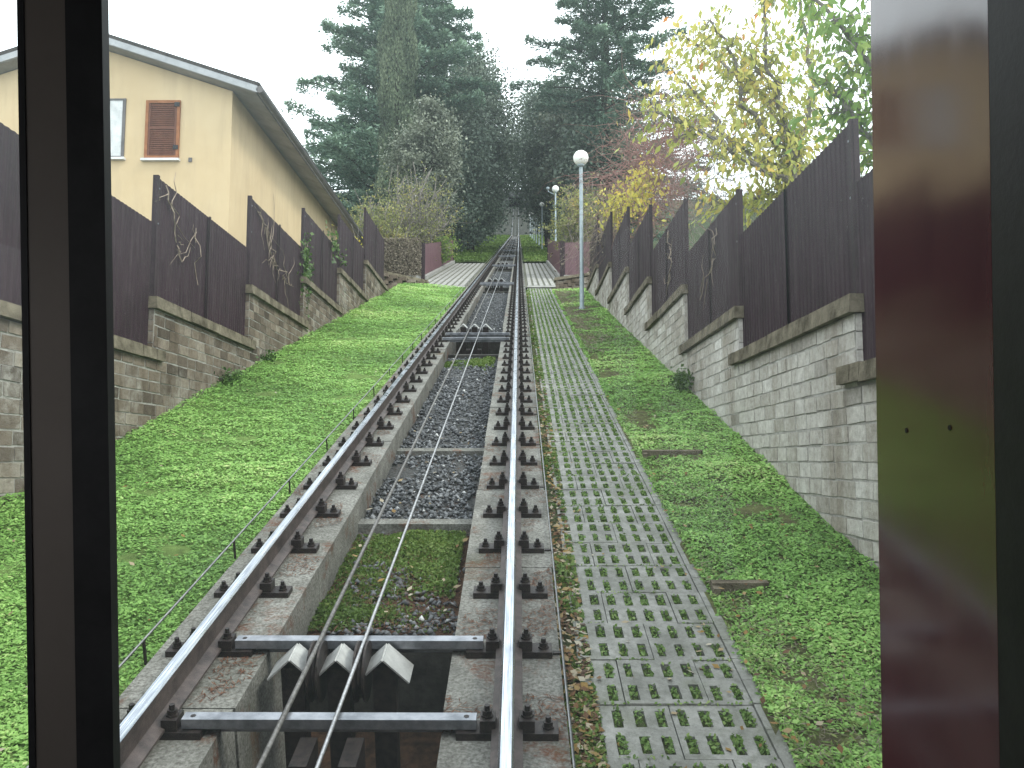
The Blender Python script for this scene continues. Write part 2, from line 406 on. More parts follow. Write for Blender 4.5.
# cross sills between the beams
sills = [(6.95,'nearest'), (9.15,'second nearest')]
for (u, nm) in sills:
    mb = MB(); mb.sbox((-1.273, -.337), (u-.05, u+.07), (-.8, -.375))
    tag(mb.build('concrete_sill', M['concrete']), f'flush concrete sill crossing the gravel bed, {nm} to the camera', 'sill', 'concrete sills across the gravel bed', 'thing')
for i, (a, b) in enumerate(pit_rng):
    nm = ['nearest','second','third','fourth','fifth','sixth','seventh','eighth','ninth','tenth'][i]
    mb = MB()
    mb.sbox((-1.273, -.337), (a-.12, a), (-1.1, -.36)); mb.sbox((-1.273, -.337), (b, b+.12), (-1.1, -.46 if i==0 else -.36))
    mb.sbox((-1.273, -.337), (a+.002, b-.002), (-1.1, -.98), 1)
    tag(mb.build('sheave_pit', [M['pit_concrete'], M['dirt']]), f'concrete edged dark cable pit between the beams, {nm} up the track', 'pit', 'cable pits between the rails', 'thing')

# ------------------------------------------------------------------ rails and fastenings
prof = [(-.065,-.155),(.065,-.155),(.065,-.143),(.012,-.125),(.008,-.045),(.027,-.036),(.029,-.008),(.021,0),(-.021,0),(-.029,-.008),(-.027,-.036),(-.008,-.045),(-.012,-.125),(-.065,-.143)]
def fast_mesh(with_bolts):
    mb = MB()
    mb.box((-.215,-.05,-.19),(.215,.05,-.157))
    for s in (-1,1):
        x = sorted((s*.05, s*.115)); mb.box((x[0],-.042,-.157),(x[1],.042,-.105))
        if with_bolts:
            for bx, z in ((.085,-.105),(.172,-.157)):
                mb.lathe([(.024,0),(.024,.022),(.013,.022),(.013,.045)], (s*bx,0,z), 6)
    return mb
nut = MB(); nut.lathe([(.027,0),(.027,.008),(.021,.008),(.021,.028),(.0125,.028),(.0125,.05)], (0,0,0), 6)
proto = fast_mesh(False).build('rail_fastener', M['iron']); fm = proto.data
protob = fast_mesh(True).build('rail_fastener', M['iron']); fmb = protob.data
nutp = nut.build('bolt', M['iron']); bm_ = nutp.data
for o in (proto, protob, nutp): bpy.data.objects.remove(o)
FU = [1.05 + .69*k for k in range(300)]
for (rx, side) in ((-1.55,'left'), (-.05,'right')):
    mb = MB(); us = [-4, 20, 60, 120, 190, 225, 262]; V = [sl(rx+x, u, n) for u in us for (x,n) in prof]; k = len(prof)
    for i in range(len(us)-1):
        for j in range(k):
            j2 = (j+1)%k
            mb.f.append((i*k+j, i*k+j2, (i+1)*k+j2, (i+1)*k+j)); mb.m.append(0 if 6 <= j <= 8 else 1); mb.t.append(.5)
    mb.v.append(np.array(V)); mb.n += len(V)
    mb.add([sl(rx+x, -4, n) for (x,n) in prof], [tuple(range(k))], 1)
    rail = mb.build('steel_rail', [M['rail_top'], M['rail_side']])
    tag(rail, f'{side} running rail with polished top bolted to its concrete beam', 'rail', 'running rails of the funicular')
    for i, u in enumerate(FU[:100]):
        near = i < 26
        o = bpy.data.objects.new('rail_fastener', fm if near else fmb); col.objects.link(o); o.parent = rail
        o.location = sl(rx, u, 0); o.rotation_euler = (THETA, 0, 0)
        if near:
            for s in (-1,1):
                for bx, z in ((.085,-.105),(.172,-.157)):
                    b = bpy.data.objects.new('bolt', bm_); col.objects.link(b); b.parent = o; b.location = (s*bx, 0, z); b.rotation_euler = (0,0,random.uniform(0,1))
    mb = MB()
    for u in FU[100:260]: mb.sbox((rx-.2, rx+.2), (u-.05, u+.05), (-.19, -.12))
    tag(mb.build('distant_fastener', M['iron'], rail), kind='stuff')

# tie bars across the pits
GU = []
ORD = ['nearest','second','third','fourth','fifth','sixth','seventh','eighth','ninth','tenth']
for i, p in enumerate(PITS):
    # snap to fastener stations
    ks = sorted(range(len(FU)), key=lambda k: abs(FU[k]-(p+.0)))[:2]; ks.sort()
    for q, k in enumerate(ks):
        u = FU[k]; mb = MB()
        mb.sbox((-1.42, -.18), (u-.028, u+.028), (-.152, -.108))
        mb.sbox((-1.42, -.18), (u+.0285, u+.034), (-.20, -.115))
        if q == 1: GU.append(u + (-.15 if i == 0 else .30))
        tag(mb.build('tie_bar', M['bar']), f'galvanised steel tie bar over the {ORD[i]} cable pit, {"nearer" if q==0 else "farther"} of the pair', 'tie bar', 'steel tie bars across the pits')

# sheave frames: three roof shaped guards, two sheaves between them
CX = (-.985, -.765)
for i, p in enumerate(PITS):
    u = GU[i]; loc = Vector(sl(-.875, u, -.95))
    t = empty('cable_guide', loc, (THETA, 0, 0))
    tag(t, f'cable guide with sheaves and three roof shaped guard plates in the {ORD[i]} pit', 'cable guide', 'cable guides in the pits')
    top = .835 if i == 0 else .97           # guard ridge above the pit floor
    for k in (-1, 0, 1):
        mb = MB(); cx = k*.222; wl = .098 if k != 0 else .088; dr = .085
        ra, rb = -.07, .10
        wl_l, wl_r = (wl*1.1, wl*.8) if k == -1 else ((wl*.8, wl*1.25) if k == 1 else (wl, wl))
        for s, w in ((-1, wl_l), (1, wl_r)):
            a = (cx, ra, top); b = (cx+s*w, ra, top-w*.95); c = (cx+s*w, rb, top-w*.95); d = (cx, rb, top)
            th = Vector((s*.7,0,.72))*.008
            P = [Vector(v) for v in (a,b,c,d)]
            pts = P + [v+th for v in P]
            mb.hexa([pts[0],pts[1],pts[2],pts[3],pts[4],pts[5],pts[6],pts[7]] if s < 0 else [pts[1],pts[0],pts[3],pts[2],pts[5],pts[4],pts[7],pts[6]])
        mb.build('guard_plate', M['guard'], t)
        mb = MB(); mb.box((cx-.055, -.03, .0), (cx+.055, .05, top-.055)); mb.build('guard_post', M['iron'], t)
    for cx in (-.11, .11):
        mb = MB(); prof_s = [(.11,-.028),(.145,-.028),(.145,-.018),(.118,-.006),(.118,.006),(.145,.018),(.145,.028),(.11,.028)]
        n = 20; V = []; 
        for (r, x) in prof_s:
            for q in range(n): V.append((cx+x, .02+r*math.cos(2*math.pi*q/n), .735+r*math.sin(2*math.pi*q/n)))
        fs = [(a*n+q, a*n+(q+1)%n, (a+1)*n+(q+1)%n, (a+1)*n+q) for a in range(len(prof_s)-1) for q in range(n)]
        fs += [tuple(range(n)), tuple((len(prof_s)-1)*n+q for q in range(n))[::-1]]
        mb.add(V, fs); mb.build('sheave', M['iron'], t)
        mb = MB(); mb.box((cx-.04, -.42, .02), (cx+.04, -.2, .52), 0); mb.build('sheave_bracket', M['iron'], t)
        for s in (-1, 1):
            mb = MB(); mb.box((cx+s*.06-.018, -.42, .06), (cx+s*.06+.018, -.405, .30), 0); mb.build('angle_plate', M['bar'], t)

# cables
for (x, r, mat, lab) in ((CX[0], .0125, 'cable_thick', 'thick greasy left haulage cable running between the rails'), (CX[1], .0095, 'cable_thin', 'thin bright right haulage cable running between the rails')):
    pts = []; prev = -4
    st = [-4] + [PU(p) for p in PITS] + [160, 190]
    for a, b in zip(st[:-1], st[1:]):
        for k in range(6):
            f = k/6; pts.append(sl(x, a+(b-a)*f, -.088))
    pts += [sl(x, 190, -.09), sl(x, 262, -.09)]
    mb = MB(); mb.tube(pts, r, 8)
    tag(mb.build('haulage_cable', M[mat], None, True), lab, 'cable')

# guide wires along the outer edges of the beams
for (x, side, nt) in ((-1.89, 'left', -.12), (.215, 'right', -.15)):
    mb = MB(); mb.tube([sl(x, u, nt) for u in (-4, 10, 30, 60, 120)], .0065, 6)
    w = mb.build('guide_wire', M['wire'], None, True)
    tag(w, f'thin galvanised wire on small brackets along the outer edge of the {side} beam', 'wire', 'wires along the beams')
    for k in range(26):
        u = FU[1+2*k]; b = MB(); s = -1 if x < -1 else 1
        inner = -1.80 if s < 0 else .17
        xs = sorted((inner, x))
        if s > 0: b.sbox((xs[0], xs[1]), (u-.012, u+.012), (-.188, -.180))
        b.sbox((x-.006, x+.006), (u-.006, u+.006), (-.180 if s > 0 else -.33, nt-.0068))
        b.build('wire_bracket', M['iron'], w)

# ------------------------------------------------------------------ ballast stones, weeds, litter
def octa(N, C, S):
    base = np.array([[1,0,0],[0,1,0],[-1,0,0],[0,-1,0],[0,0,1],[0,0,-1]], float)
    V = base[None]*RNG.uniform(.55,1.15,(N,6,1))
    ang = RNG.uniform(0, 2*np.pi, N); ca, sa = np.cos(ang), np.sin(ang)
    V = V*np.stack([S, S*RNG.uniform(.6,1,N), S*RNG.uniform(.45,.8,N)], -1)[:,None,:]
    X = V[...,0]*ca[:,None]-V[...,1]*sa[:,None]; Y = V[...,0]*sa[:,None]+V[...,1]*ca[:,None]; V = np.stack([X,Y,V[...,2]], -1)
    til = RNG.normal(0,.35,(N,1)); Z = V[...,2]+V[...,0]*til; V[...,2] = Z
    return V + C[:,None,:]
def tris(name, V, faces, mat, tint):
    N, k = V.shape[:2]; fc = np.array(faces); nf = len(fc)
    me = bpy.data.meshes.new(name); me.vertices.add(N*k); me.vertices.foreach_set('co', V.astype(np.float32).reshape(-1))
    idx = (fc[None]+ (np.arange(N)*k)[:,None,None]).reshape(-1).astype(np.int32)
    me.loops.add(len(idx)); me.polygons.add(N*nf)
    me.loops.foreach_set('vertex_index', idx)
    me.polygons.foreach_set('loop_start', np.arange(0, len(idx), 3, dtype=np.int32)); me.polygons.foreach_set('loop_total', np.full(N*nf, 3, np.int32))
    me.update(calc_edges=True)
    return finish(me, name, mat, None, None, np.repeat(tint, nf))
OF = [(0,1,4),(1,2,4),(2,3,4),(3,0,4),(1,0,5),(2,1,5),(3,2,5),(0,3,5)]
N = 18000
u = 4.5 + 40*RNG.random(N)**1.5; x = RNG.uniform(-1.27, -.34, N)
keep = np.ones(N, bool)
for a, b in pit_rng: keep &= ~((u > a-.14) & (u < b+.14))
for s_, _ in sills: keep &= ~((u > s_-.06) & (u < s_+.08))
lowpart = u < 6.95
pn = np.array([mnoise.noise(Vector((a*2.2, b*1.6, 0))) for a, b in zip(x, u)])
mid = ((u > 6.95) & (u < 9.15))
keep &= ~(lowpart & (pn + RNG.normal(0,.16,N) < .0+.9*np.maximum(0,np.abs(x+.76)-.28)))
keep &= ~(mid & (pn < -.12) & (np.abs(x+.8) > .2))
u, x, lowpart = u[keep], x[keep], lowpart[keep]
C = sla(x, u, np.where(lowpart, -.465, -.42)+RNG.uniform(-.012,.02,len(u)))
S = RNG.uniform(.018,.04,len(u))
tag(tris('ballast_stones', octa(len(u), C, S), OF, M['stone'], np.clip(RNG.beta(2,3.2,len(u)) + (RNG.random(len(u))>.988)*.8, 0, 1)), kind='stuff')

def n3(P, s, o=0): return np.array([mnoise.noise(Vector((p[0]*s+o, p[1]*s, p[2]*s))) for p in P])
def ground_cover(name, N, x0, x1, u0, u1, nfun, mat, size, hgt, power=2.0, bare=None, flat=.8, tb=0.):
    # more leaves close to the camera, larger ones far away
    k = RNG.random(N); a, b = (u0+1.2)**(1-power), (u1+1.2)**(1-power)
    u = (a + (b-a)*k)**(1/(1-power)) - 1.2
    x = RNG.uniform(x0, x1, N)
    P = np.stack([x, u, 0*x], -1)
    q = n3(P, 1.1, 5.); q2 = n3(P, 4.5, 9.)
    dens = .5 + .8*q + .5*q2
    keep = dens + .45*(RNG.random(N)-.5) > (-.35 if bare is None else bare(x, u, q, q2))
    x, u, q, q2 = x[keep], u[keep], q[keep], q2[keep]; N = len(x)
    h = np.clip(hgt*(.45 + .9*q + .55*q2), .008, None)
    nn = np.array([nfun(a, b) for a, b in zip(x, u)]) + h*RNG.random(N)**.6 + .005
    C = sla(x, u, nn)
    sc = size*(1 + .075*u)*RNG.uniform(.6, 1.35, N)
    nrm = rvec(N)*(1-flat) + np.array([0, -ST, CT])*flat
    D = np.cross(nrm, rvec(N))
    q3 = n3(np.stack([x,u,0*x],-1), .45, 77.); tint = np.clip(.42 + .25*q + .2*q2 + .55*q3 + RNG.normal(0,.16,N) + tb, 0, 1)
    return quads(name, leaves(C, D, nrm, sc*RNG.uniform(.8,1.5,N), sc*RNG.uniform(.35,.85,N)), mat, None, tint)
bl = lambda x,u,q,q2: np.where(x > -2.15, .35*RNG.random(len(x))-.05, -.35)
tag(ground_cover('lawn_plants', 230000, -4.05, -1.86, 1.5, 31, n_left, M['ground_leaf'], .0175, .07, 1.6, bl, .72), kind='stuff')
br = lambda x,u,q,q2: np.where(x < 1.5, .30, .02) + np.where((u > 12), .20, 0) + np.where(u > 18, .28, 0) - np.where(x > 1.9, .35, 0)
tag(ground_cover('lawn_plants', 130000, 1.14, 2.28, 2.2, 30, n_right, M['ground_leaf'], .017, .065, 1.6, br, .68), kind='stuff')
tag(ground_cover('verge_grass', 30000, -8.5, -1.9, 52.5, 190, lambda x,u: -.25+.03*(-x-1.8), M['weed_leaf'], .028, .2, 1.6, lambda x,u,q,q2: .2+0*x, .3, -.25), kind='stuff')
tag(ground_cover('verge_grass', 30000, .35, 5, 52.5, 190, lambda x,u: -.25+.02*x, M['weed_leaf'], .028, .2, 1.6, lambda x,u,q,q2: .0+0*x, .3, -.1), kind='stuff')
wb = lambda x,u,q,q2: .66 - .25*np.minimum(1,np.abs(x+.80)/.4) + RNG.normal(0,.28,len(x))
tag(ground_cover('weeds', 30000, -1.26, -.42, 5.25, 6.85, lambda x,u: -.46, M['weed_leaf'], .017, .05, 1.3, wb, .45), kind='stuff')
tag(ground_cover('weeds', 5000, -1.26, -.42, 14.3, 15.7, lambda x,u: -.43, M['weed_leaf'], .02, .06, 1.1, lambda x,u,q,q2: .75+0*x, .45), kind='stuff')

# fallen leaves: strip beside the beam, thin scatter elsewhere
def litter(name, N, x0, x1, u0, u1, n0, mat, size, tint=None, power=2, thin=.6):
    k = RNG.random(N); a, b = (u0+1.)**(1-power), (u1+1.)**(1-power); u = (a+(b-a)*k)**(1/(1-power))-1.
    x = RNG.uniform(x0, x1, N)
    if x0 > -1.3 and x1 < -.3:
        kp = np.ones(N, bool)
        for a_, b_ in pit_rng: kp &= ~((u > a_-.13) & (u < b_+.13))
        x, u = x[kp], u[kp]; N = len(x)
    C = sla(x, u, n0 + RNG.uniform(.004,.025,N))
    nrm = rvec(N)*.35 + np.array([0,-ST,CT])*.8; D = np.cross(nrm, rvec(N)); s = size*RNG.uniform(.5,1.4,N)
    t = RNG.random(N) if tint is None else np.clip(RNG.normal(tint,.2,N),0,1)
    return tag(quads(name, leaves(C, D, nrm, s, s*thin), mat, None, t), kind='stuff')
litter('fallen_leaves', 2300, .21, .36, 2.2, 30, -.275, M['litter'], .048)
litter('fallen_leaves', 150, .3, 1.1, 2.2, 30, -.275, M['litter'], .036, .75)
litter('fallen_leaves', 420, 1.1, 1.9, 2.2, 31, -.21, M['litter'], .036, .5)
litter('withered_grass', 12000, 1.13, 2.15, 2.2, 30.5, -.235, M['dead_leaf'], .05, .6, 1.5, .07)
litter('withered_grass', 2500, 1.13, 1.6, 2.2, 30.5, -.24, M['weed_leaf'], .05, .8, 1.5, .2)
litter('withered_grass', 6000, 1.2, 2.2, 15, 30.5, -.22, M['dead_leaf'], .09, .6, 1.01, .12)
litter('fallen_leaves', 130, -4, -1.9, 2.2, 31, -.18, M['litter'], .036, .75)
litter('fallen_leaves', 120, -1.25, -.35, 2.2, 31, -.40, M['litter'], .05, .8)
litter('pine_needles', 12000, -1.26, -.36, 1.5, 10, -.445, M['needle'], .05, None, 1.2, .06)
# needle drifts on top of the beams, in patches
N = 26000; u = 1.5+12*RNG.random(N)**1.4; x = np.where(RNG.random(N)<.5, RNG.uniform(-1.82,-1.28,N), RNG.uniform(-.33,.2,N))
q = n3(np.stack([x*1.3,u,0*x],-1), 2.4, 31.)
keep = (q > .22) & (np.abs(x+1.55) > .07) & (np.abs(x+.05) > .07); x, u = x[keep], u[keep]; N = len(x)
C = sla(x, u, BT+.004+RNG.uniform(0,.006,N)); nrm = np.tile(np.array([0,-ST,CT]), (N,1))+rvec(N)*.08; D = np.cross(nrm, rvec(N))
tag(quads('pine_needles', leaves(C, D, nrm, .045, .005), M['needle'], None, RNG.random(N)), kind='stuff')

# weeds growing along the path's left edge
tag(ground_cover('weeds', 9000, .21, .36, 2.2, 30, lambda x,u: -.29, M['weed_leaf'], .02, .05, 1.7, lambda x,u,q,q2: .5+0*x, .5), kind='stuff')

# ------------------------------------------------------------------ grass paver path
mb = MB(); cw, cl = .0985, .205; x00 = .30
for j in range(int(29.8/cl)):
    u0 = 1.3 + j*cl
    if u0 > 31: break
    rj = RNG.uniform(-.004,.004) if j % 2 == 0 else rj
    for i in range(8):
        of_ = 2 if (j//2) % 2 else 0; gl_ = .0025 if (i+of_) % 4 == 0 else -.0002; gr_ = .0025 if (i+of_) % 4 == 3 else -.0002; g0 = .0022 if j % 2 == 0 else -.0002; g1 = .0022 if j % 2 else -.0002
        xa = x00 + i*cw; nb = -.27 + rj + .003*math.sin(((i+of_)//4)*2.3+(j//2)*1.7)
        e1, e2, e3, e4 = RNG.uniform(-.006,.006,4); X = [xa+gl_, xa+.027+e1, xa+cw-.027+e2, xa+cw-gr_]; U = [u0+g0, u0+.036+e3, u0+cl-.040+e4, u0+cl-g1]
        if (j % 2): U = [u0+g0, u0+.032+e3, u0+cl-.044+e4, u0+cl-g1]
        V = [sl(a, b, nb) for b in U for a in X] + [sl(a, b, nb-.05) for b in U[1:3] for a in X[1:3]] + [sl(a, b, nb-.05) for b in (U[0],U[3]) for a in (X[0],X[3])]
        fs = [(r*4+c, r*4+c+1, r*4+c+5, r*4+c+4) for r in range(3) for c in range(3) if not (r==1 and c==1)]
        fs += [(5,16,17,6),(6,17,19,10),(10,19,18,9),(9,18,16,5)]
        fs += [(0,20,21,3)[::-1],(12,22,23,15),(0,12,22,20),(3,21,23,15)]
        mb.add(V, fs)
    # kerb strip on the right
    mb.sbox((x00+8*cw+.003, x00+8*cw+.062), (u0+.002, u0+cl-.002), (-.33, -.262+rj))
tag(mb.build('paved_path', M['paver']), kind='structure')
# tufts in the cells
V = []; T = []
for j in range(int(29.8/cl)):
    u0 = 1.3 + j*cl
    for i in range(8):
        xa = x00+(i+.5)*cw; m = int(max(14, 104-2.6*u0))
        den = .55+.6*mnoise.noise(Vector((xa*2.5, u0*.8, 4.)))
        m = int(m*np.clip(den+ (.35 if i in (0,7) else 0), .1, 1.15))
        if m < 1: continue
        x = xa + RNG.uniform(-.021,.021,m); uu = u0+cl/2+RNG.uniform(-.062,.062,m)
        C = sla(x, uu, -.286+RNG.uniform(0,.028,m)); nrm = rvec(m)*.6+np.array([0,-ST,CT])*.5; D = np.cross(nrm, rvec(m))
        s = RNG.uniform(.012,.026,m)*(1+.035*u0)
        V.append(leaves(C, D, nrm, s, s*.6)); T.append(np.clip(RNG.normal(.42,.2,m),0,1))
tag(quads('path_grass', np.concatenate(V), M['path_leaf'], None, np.concatenate(T)), kind='stuff')
N = 5200; k = RNG.integers(0, 72, N); u = 1.3 + k*2*cl + RNG.normal(0,.007,N); x = RNG.uniform(.30,1.10,N)
kp = n3(np.stack([x,u,0*x],-1), 2.2, 55.) > -.05; x, u = x[kp], u[kp]; N = len(x)
nrm = rvec(N)*.5+np.array([0,-ST,CT])*.6; sz = RNG.uniform(.010,.022,N)*(1+.04*u)
tag(quads('joint_moss', leaves(sla(x, u, -.268+RNG.uniform(0,.01,N)), np.cross(nrm, rvec(N)), nrm, sz, sz*.6), M['path_leaf'], None, RNG.random(N)), kind='stuff')
N = 5200; u = 1.5+28*RNG.random(N)**1.5; x = RNG.normal(1.165,.022,N); kp = n3(np.stack([x*0,u,0*x],-1), 1.7, 58.) > -.15; x, u = x[kp], u[kp]; N = len(x)
nrm = rvec(N)*.5+np.array([0,-ST,CT])*.6; sz = RNG.uniform(.014,.03,N)*(1+.05*u)
tag(quads('edge_grass', leaves(sla(x, u, -.255+RNG.uniform(0,.02,N)), np.cross(nrm, rvec(N)), nrm, sz, sz*.5), M['ground_leaf'], None, np.clip(RNG.normal(.4,.2,N),0,1)), kind='stuff')
# crossing strips
for (xa, xb, n_) in ((-3.7, -1.95, 7), (.32, 1.62, 6)):
    mb = MB(); w = (xb-xa)/n_
    for k in range(n_):
        for u0 in np.arange(31.9, 51, 2.4): mb.sbox((xa+k*w+.02, xa+k*w+w*.72), (u0, u0+2.37), (-.3, -.225))
    mb.sbox((xa-.02, xb+.02), (31.25, 31.86), (-.34, -.228))
    tag(mb.build('crossing_strips', M['paver_light']), kind='structure')
# low edging boards in the right lawn
for (u, a, b, lab) in ((22.2, 1.5, 2.2, 'farthest, near the lamp post'), (8.4, 1.18, 1.75, 'middle one'), (5.35, 1.16, 1.5, 'nearest, beside the path kerb')):
    mb = MB(); mb.sbox((a, b), (u, u+.05), (-.4, -.185)); mb.sbox((a, a+.04), (u-.05,u), (-.4,-.2))
    tag(mb.build('edging_board', M['coping']), f'low mossy edging board across the right lawn, {lab}', 'edging', 'edging boards in the lawn')

# ------------------------------------------------------------------ retaining walls with stepped copings
XL, XR = -4.0, 2.25
# (image x of the step, y of the coping there, y of the fence top there) read off the photograph
Lst = [onx(x, y, XL) for x, y in ((155,297),(250,285),(304,277),(340,268),(366,260))]
Rst = [onx(x, y, XR) for x, y in ((854,294),(738,306),(684,285),(649,277),(627,267),(610,262),(597,264))]
def stair(st, first_y, first_z, end_y):
    """list of (y0, y1, top z)"""
    out = [(first_y, st[0].y, first_z)]
    for i, p in enumerate(st):
        out.append((p.y, st[i+1].y if i+1 < len(st) else end_y, p.z))
    return out
Lseg = stair(Lst, -2.5, onx(120, 338, XL).z, Lst[-1].y + 3.3)
Rseg = stair(Rst, -2.5, onx(878, 358, XR).z, Rst[-1].y + 3.0)
def brick_wall(side, X, segs, mat, label, bw=.285, bh=.125):
    s = 1 if X < 0 else -1                     # visible face normal
    t = empty('retaining_wall', (X, 8, 2)); tag(t, label, 'wall', 'retaining walls beside the track', 'thing')
    inv = Matrix.Translation(-t.location)
    mb = MB(); core = MB()
    for (y0, y1, zt) in segs:
        top = zt - .13
        def zlow(y): return y*ST/CT - .75
        core.hexa([(X-s*.4,y0,zlow(y0)-.6),(X-s*.0005,y0,zlow(y0)-.6),(X-s*.0005,y1,zlow(y1)-.6),(X-s*.4,y1,zlow(y1)-.6),
                   (X-s*.4,y0,top),(X-s*.0005,y0,top),(X-s*.0005,y1,top),(X-s*.4,y1,top)])
        # the end that shows at each step
        for r in range(int(.95/bh)):
            z1 = top-r*bh; z0 = z1-bh
            xs = [0, .2, .4] if r % 2 else [0, .1, .3, .4]
            for xa, xb in zip(xs[:-1], xs[1:]):
                mb.hexa([(X-s*(xb-.006),y0-.012,z0+.006),(X-s*(xa+.004),y0-.012,z0+.006),(X-s*(xa+.004),y0+.02,z0+.006),(X-s*(xb-.006),y0+.02,z0+.006),
                         (X-s*(xb-.006),y0-.012,z1-.006),(X-s*(xa+.004),y0-.012,z1-.006),(X-s*(xa+.004),y0+.02,z1-.006),(X-s*(xb-.006),y0+.02,z1-.006)], 0, float(np.clip(RNG.normal(.5,.2),0,1)))
    tops = [(y0, y1, zt-.13) for y0, y1, zt in segs]; ya, yb = segs[0][0], segs[-1][1]
    r0 = int(math.floor((ya*ST/CT-1.5)/bh)); r1 = int(math.ceil(tops[-1][2]/bh))
    for r in range(r0, r1+1):
        zb0 = r*bh; yy = ya - RNG.uniform(0, bw)
        while yy < yb:
            a, b = max(yy, ya), min(yy + bw*RNG.uniform(.82,1.14), yb); yy = b if b > yy+.01 else yy+bw
            ok = [(p, q, zt) for p, q, zt in tops if q > a+.02 and p < b-.02 and zt > zb0+.035]
            if not ok or b-a < .04: continue
            a, b = max(a, ok[0][0]), min(b, ok[-1][1]); zt = min(k[2] for k in ok)
            wob = mnoise.noise(Vector((a*.7, r*.9, 2.)))*.007
            z0 = zb0+wob; z1 = min(zb0+bh+wob, zt)
            if b-a < .04 or z1 < b*ST/CT-.9: continue
            j = RNG.uniform(.0015, .009); m_ = RNG.uniform(.005,.011)
            e = RNG.uniform(-.005,.005,4); h_ = RNG.uniform(-.006,.006,4); xf = X+s*j
            mb.hexa([(X-s*.03,a+m_,z0+m_),(xf,a+m_+h_[0],z0+m_+e[0]),(xf,b-m_+h_[1],z0+m_+e[1]),(X-s*.03,b-m_,z0+m_),
                     (X-s*.03,a+m_,z1-m_),(xf,a+m_+h_[2],z1-m_+e[2]),(xf,b-m_+h_[3],z1-m_+e[3]),(X-s*.03,b-m_,z1-m_)], 0, float(np.clip(RNG.normal(.5,.22 if s > 0 else .17),0,1)))
    for b_, nm, m_ in ((core,'core','mortar' if s > 0 else 'mortar_grey'), (mb,'brickwork',mat)):
        o = b_.build(nm, M[m_], t); o.matrix_parent_inverse = inv
    for i, (y0, y1, zt) in enumerate(segs):
        c = MB(); yy = y0-.05; ye = y1+.22
        while yy < ye-.05:
            ln = RNG.uniform(.85,1.1); e = min(yy+ln, ye)
            if ye-e < .3: e = ye
            j = RNG.uniform(-.006,.006,3)
            xi = X+s*(.055+j[0])
            # the far end overruns the next step only in front of its face
            ymid = min(e, y1-.004)
            a_, b_ = sorted((xi, X-s*.42))
            if ymid > yy: 
                x0_, x1_ = a_, b_
                c.hexa([(x0_,yy+.003,zt-.125+j[1]),(x1_,yy+.003,zt-.125+j[1]),(x1_,ymid,zt-.125+j[1]),(x0_,ymid,zt-.125+j[1]),
                        (x0_+.012,yy+.01,zt+j[2]),(x1_-.012,yy+.01,zt+j[2]),(x1_-.012,ymid-.005,zt+j[2]),(x0_+.012,ymid-.005,zt+j[2])])
            if e > y1:
                a_, b_ = sorted((xi, X+s*.012))
                c.box((a_, max(yy,y1), zt-.125+j[1]), (b_, e, zt-.002+j[2]))
            yy = e
        o = c.build('coping', M['coping'], t); o.matrix_parent_inverse = inv
    return t
brick_wall('left', XL, Lseg, 'brick_left', 'brown tuff block retaining wall with stepped coping left of the lawn')
brick_wall('right', XR, Rseg, 'brick_right', 'pale grey block retaining wall with stepped coping right of the path')

# ------------------------------------------------------------------ fence panels on the walls
def fence_panel(X, y0, y1, z0, z1, label, group, mat='fence', per=.085, dep=.008, s=1):
    t = empty('fence_panel', (X, (y0+y1)/2, z0)); tag(t, label, 'fence panel', group, 'thing')
    L = (y1-y0)/2
    mb = MB(); n = int((y1-y0)/per); p = (y1-y0)/n; pts = []
    for k in range(n):
        a = -L+k*p
        pts += [(0,a),(0,a+p*.32),(dep,a+p*.5),(dep,a+p*.82)]
    pts.append((0, L))
    V = [(x-.01, y, 0.006) for x, y in pts] + [(x-.01, y, z1-z0) for x, y in pts]; m = len(pts)
    mb.add(V, [(k, k+1, m+k+1, m+k) for k in range(m-1)]); mb.build('sheet', M[mat], t)
    mb = MB(); mb.box((-.03*1, -L+.004, 0.004), (.03, -L+.05, z1-z0+.006)); mb.build('post', M['fence_post'], t)
    mb = MB(); mb.box((s*.018, -.02, .004), (s*.026+.008, .02, z1-z0-.004)); mb.build('joint_strip', M['fence_post'], t)
    for z in (.15, .55):
        b = MB(); b.box((s*.03-.004, -L+.03, z1-z0-z), (s*.034+.004, -L+.045, z1-z0-z+.015)); b.build('bolt', M['bar'], t)
    return t
NTH = ['nearest','second','third','fourth','fifth','sixth','seventh','eighth']
Lft = [onx(120,197,XL).z] + [onx(x,y,XL).z for x,y in ((160,175),(250,193),(304,206),(340,213),(366,206))]
for i, ((y0,y1,zt), zf) in enumerate(zip(Lseg, Lft)):
    fence_panel(XL-.05, y0+.01, y1-.01, zt, zf, f'dark brown corrugated fence panel on the left wall, {NTH[i]} from the camera', 'fence panels on the left wall', s=1, per=.085 if i < 2 else .30, dep=.008 if i < 2 else .006)
Rft = [onx(862,172,XR).z] + [onx(x,y,XR).z for x,y in ((848,118),(740,183),(684,196))]
Rft += [Rft[-1] + .86*k for k in range(1,5)]
for i, ((y0,y1,zt), zf) in enumerate(zip(Rseg, Rft)):
    fence_panel(XR+.05, y0+.01, y1-.01, zt, zf, f'dark brown corrugated fence panel on the right wall, {NTH[i]} from the camera', 'fence panels on the right wall', s=-1, per=.085 if i < 2 else .30, dep=.008 if i < 2 else .006)

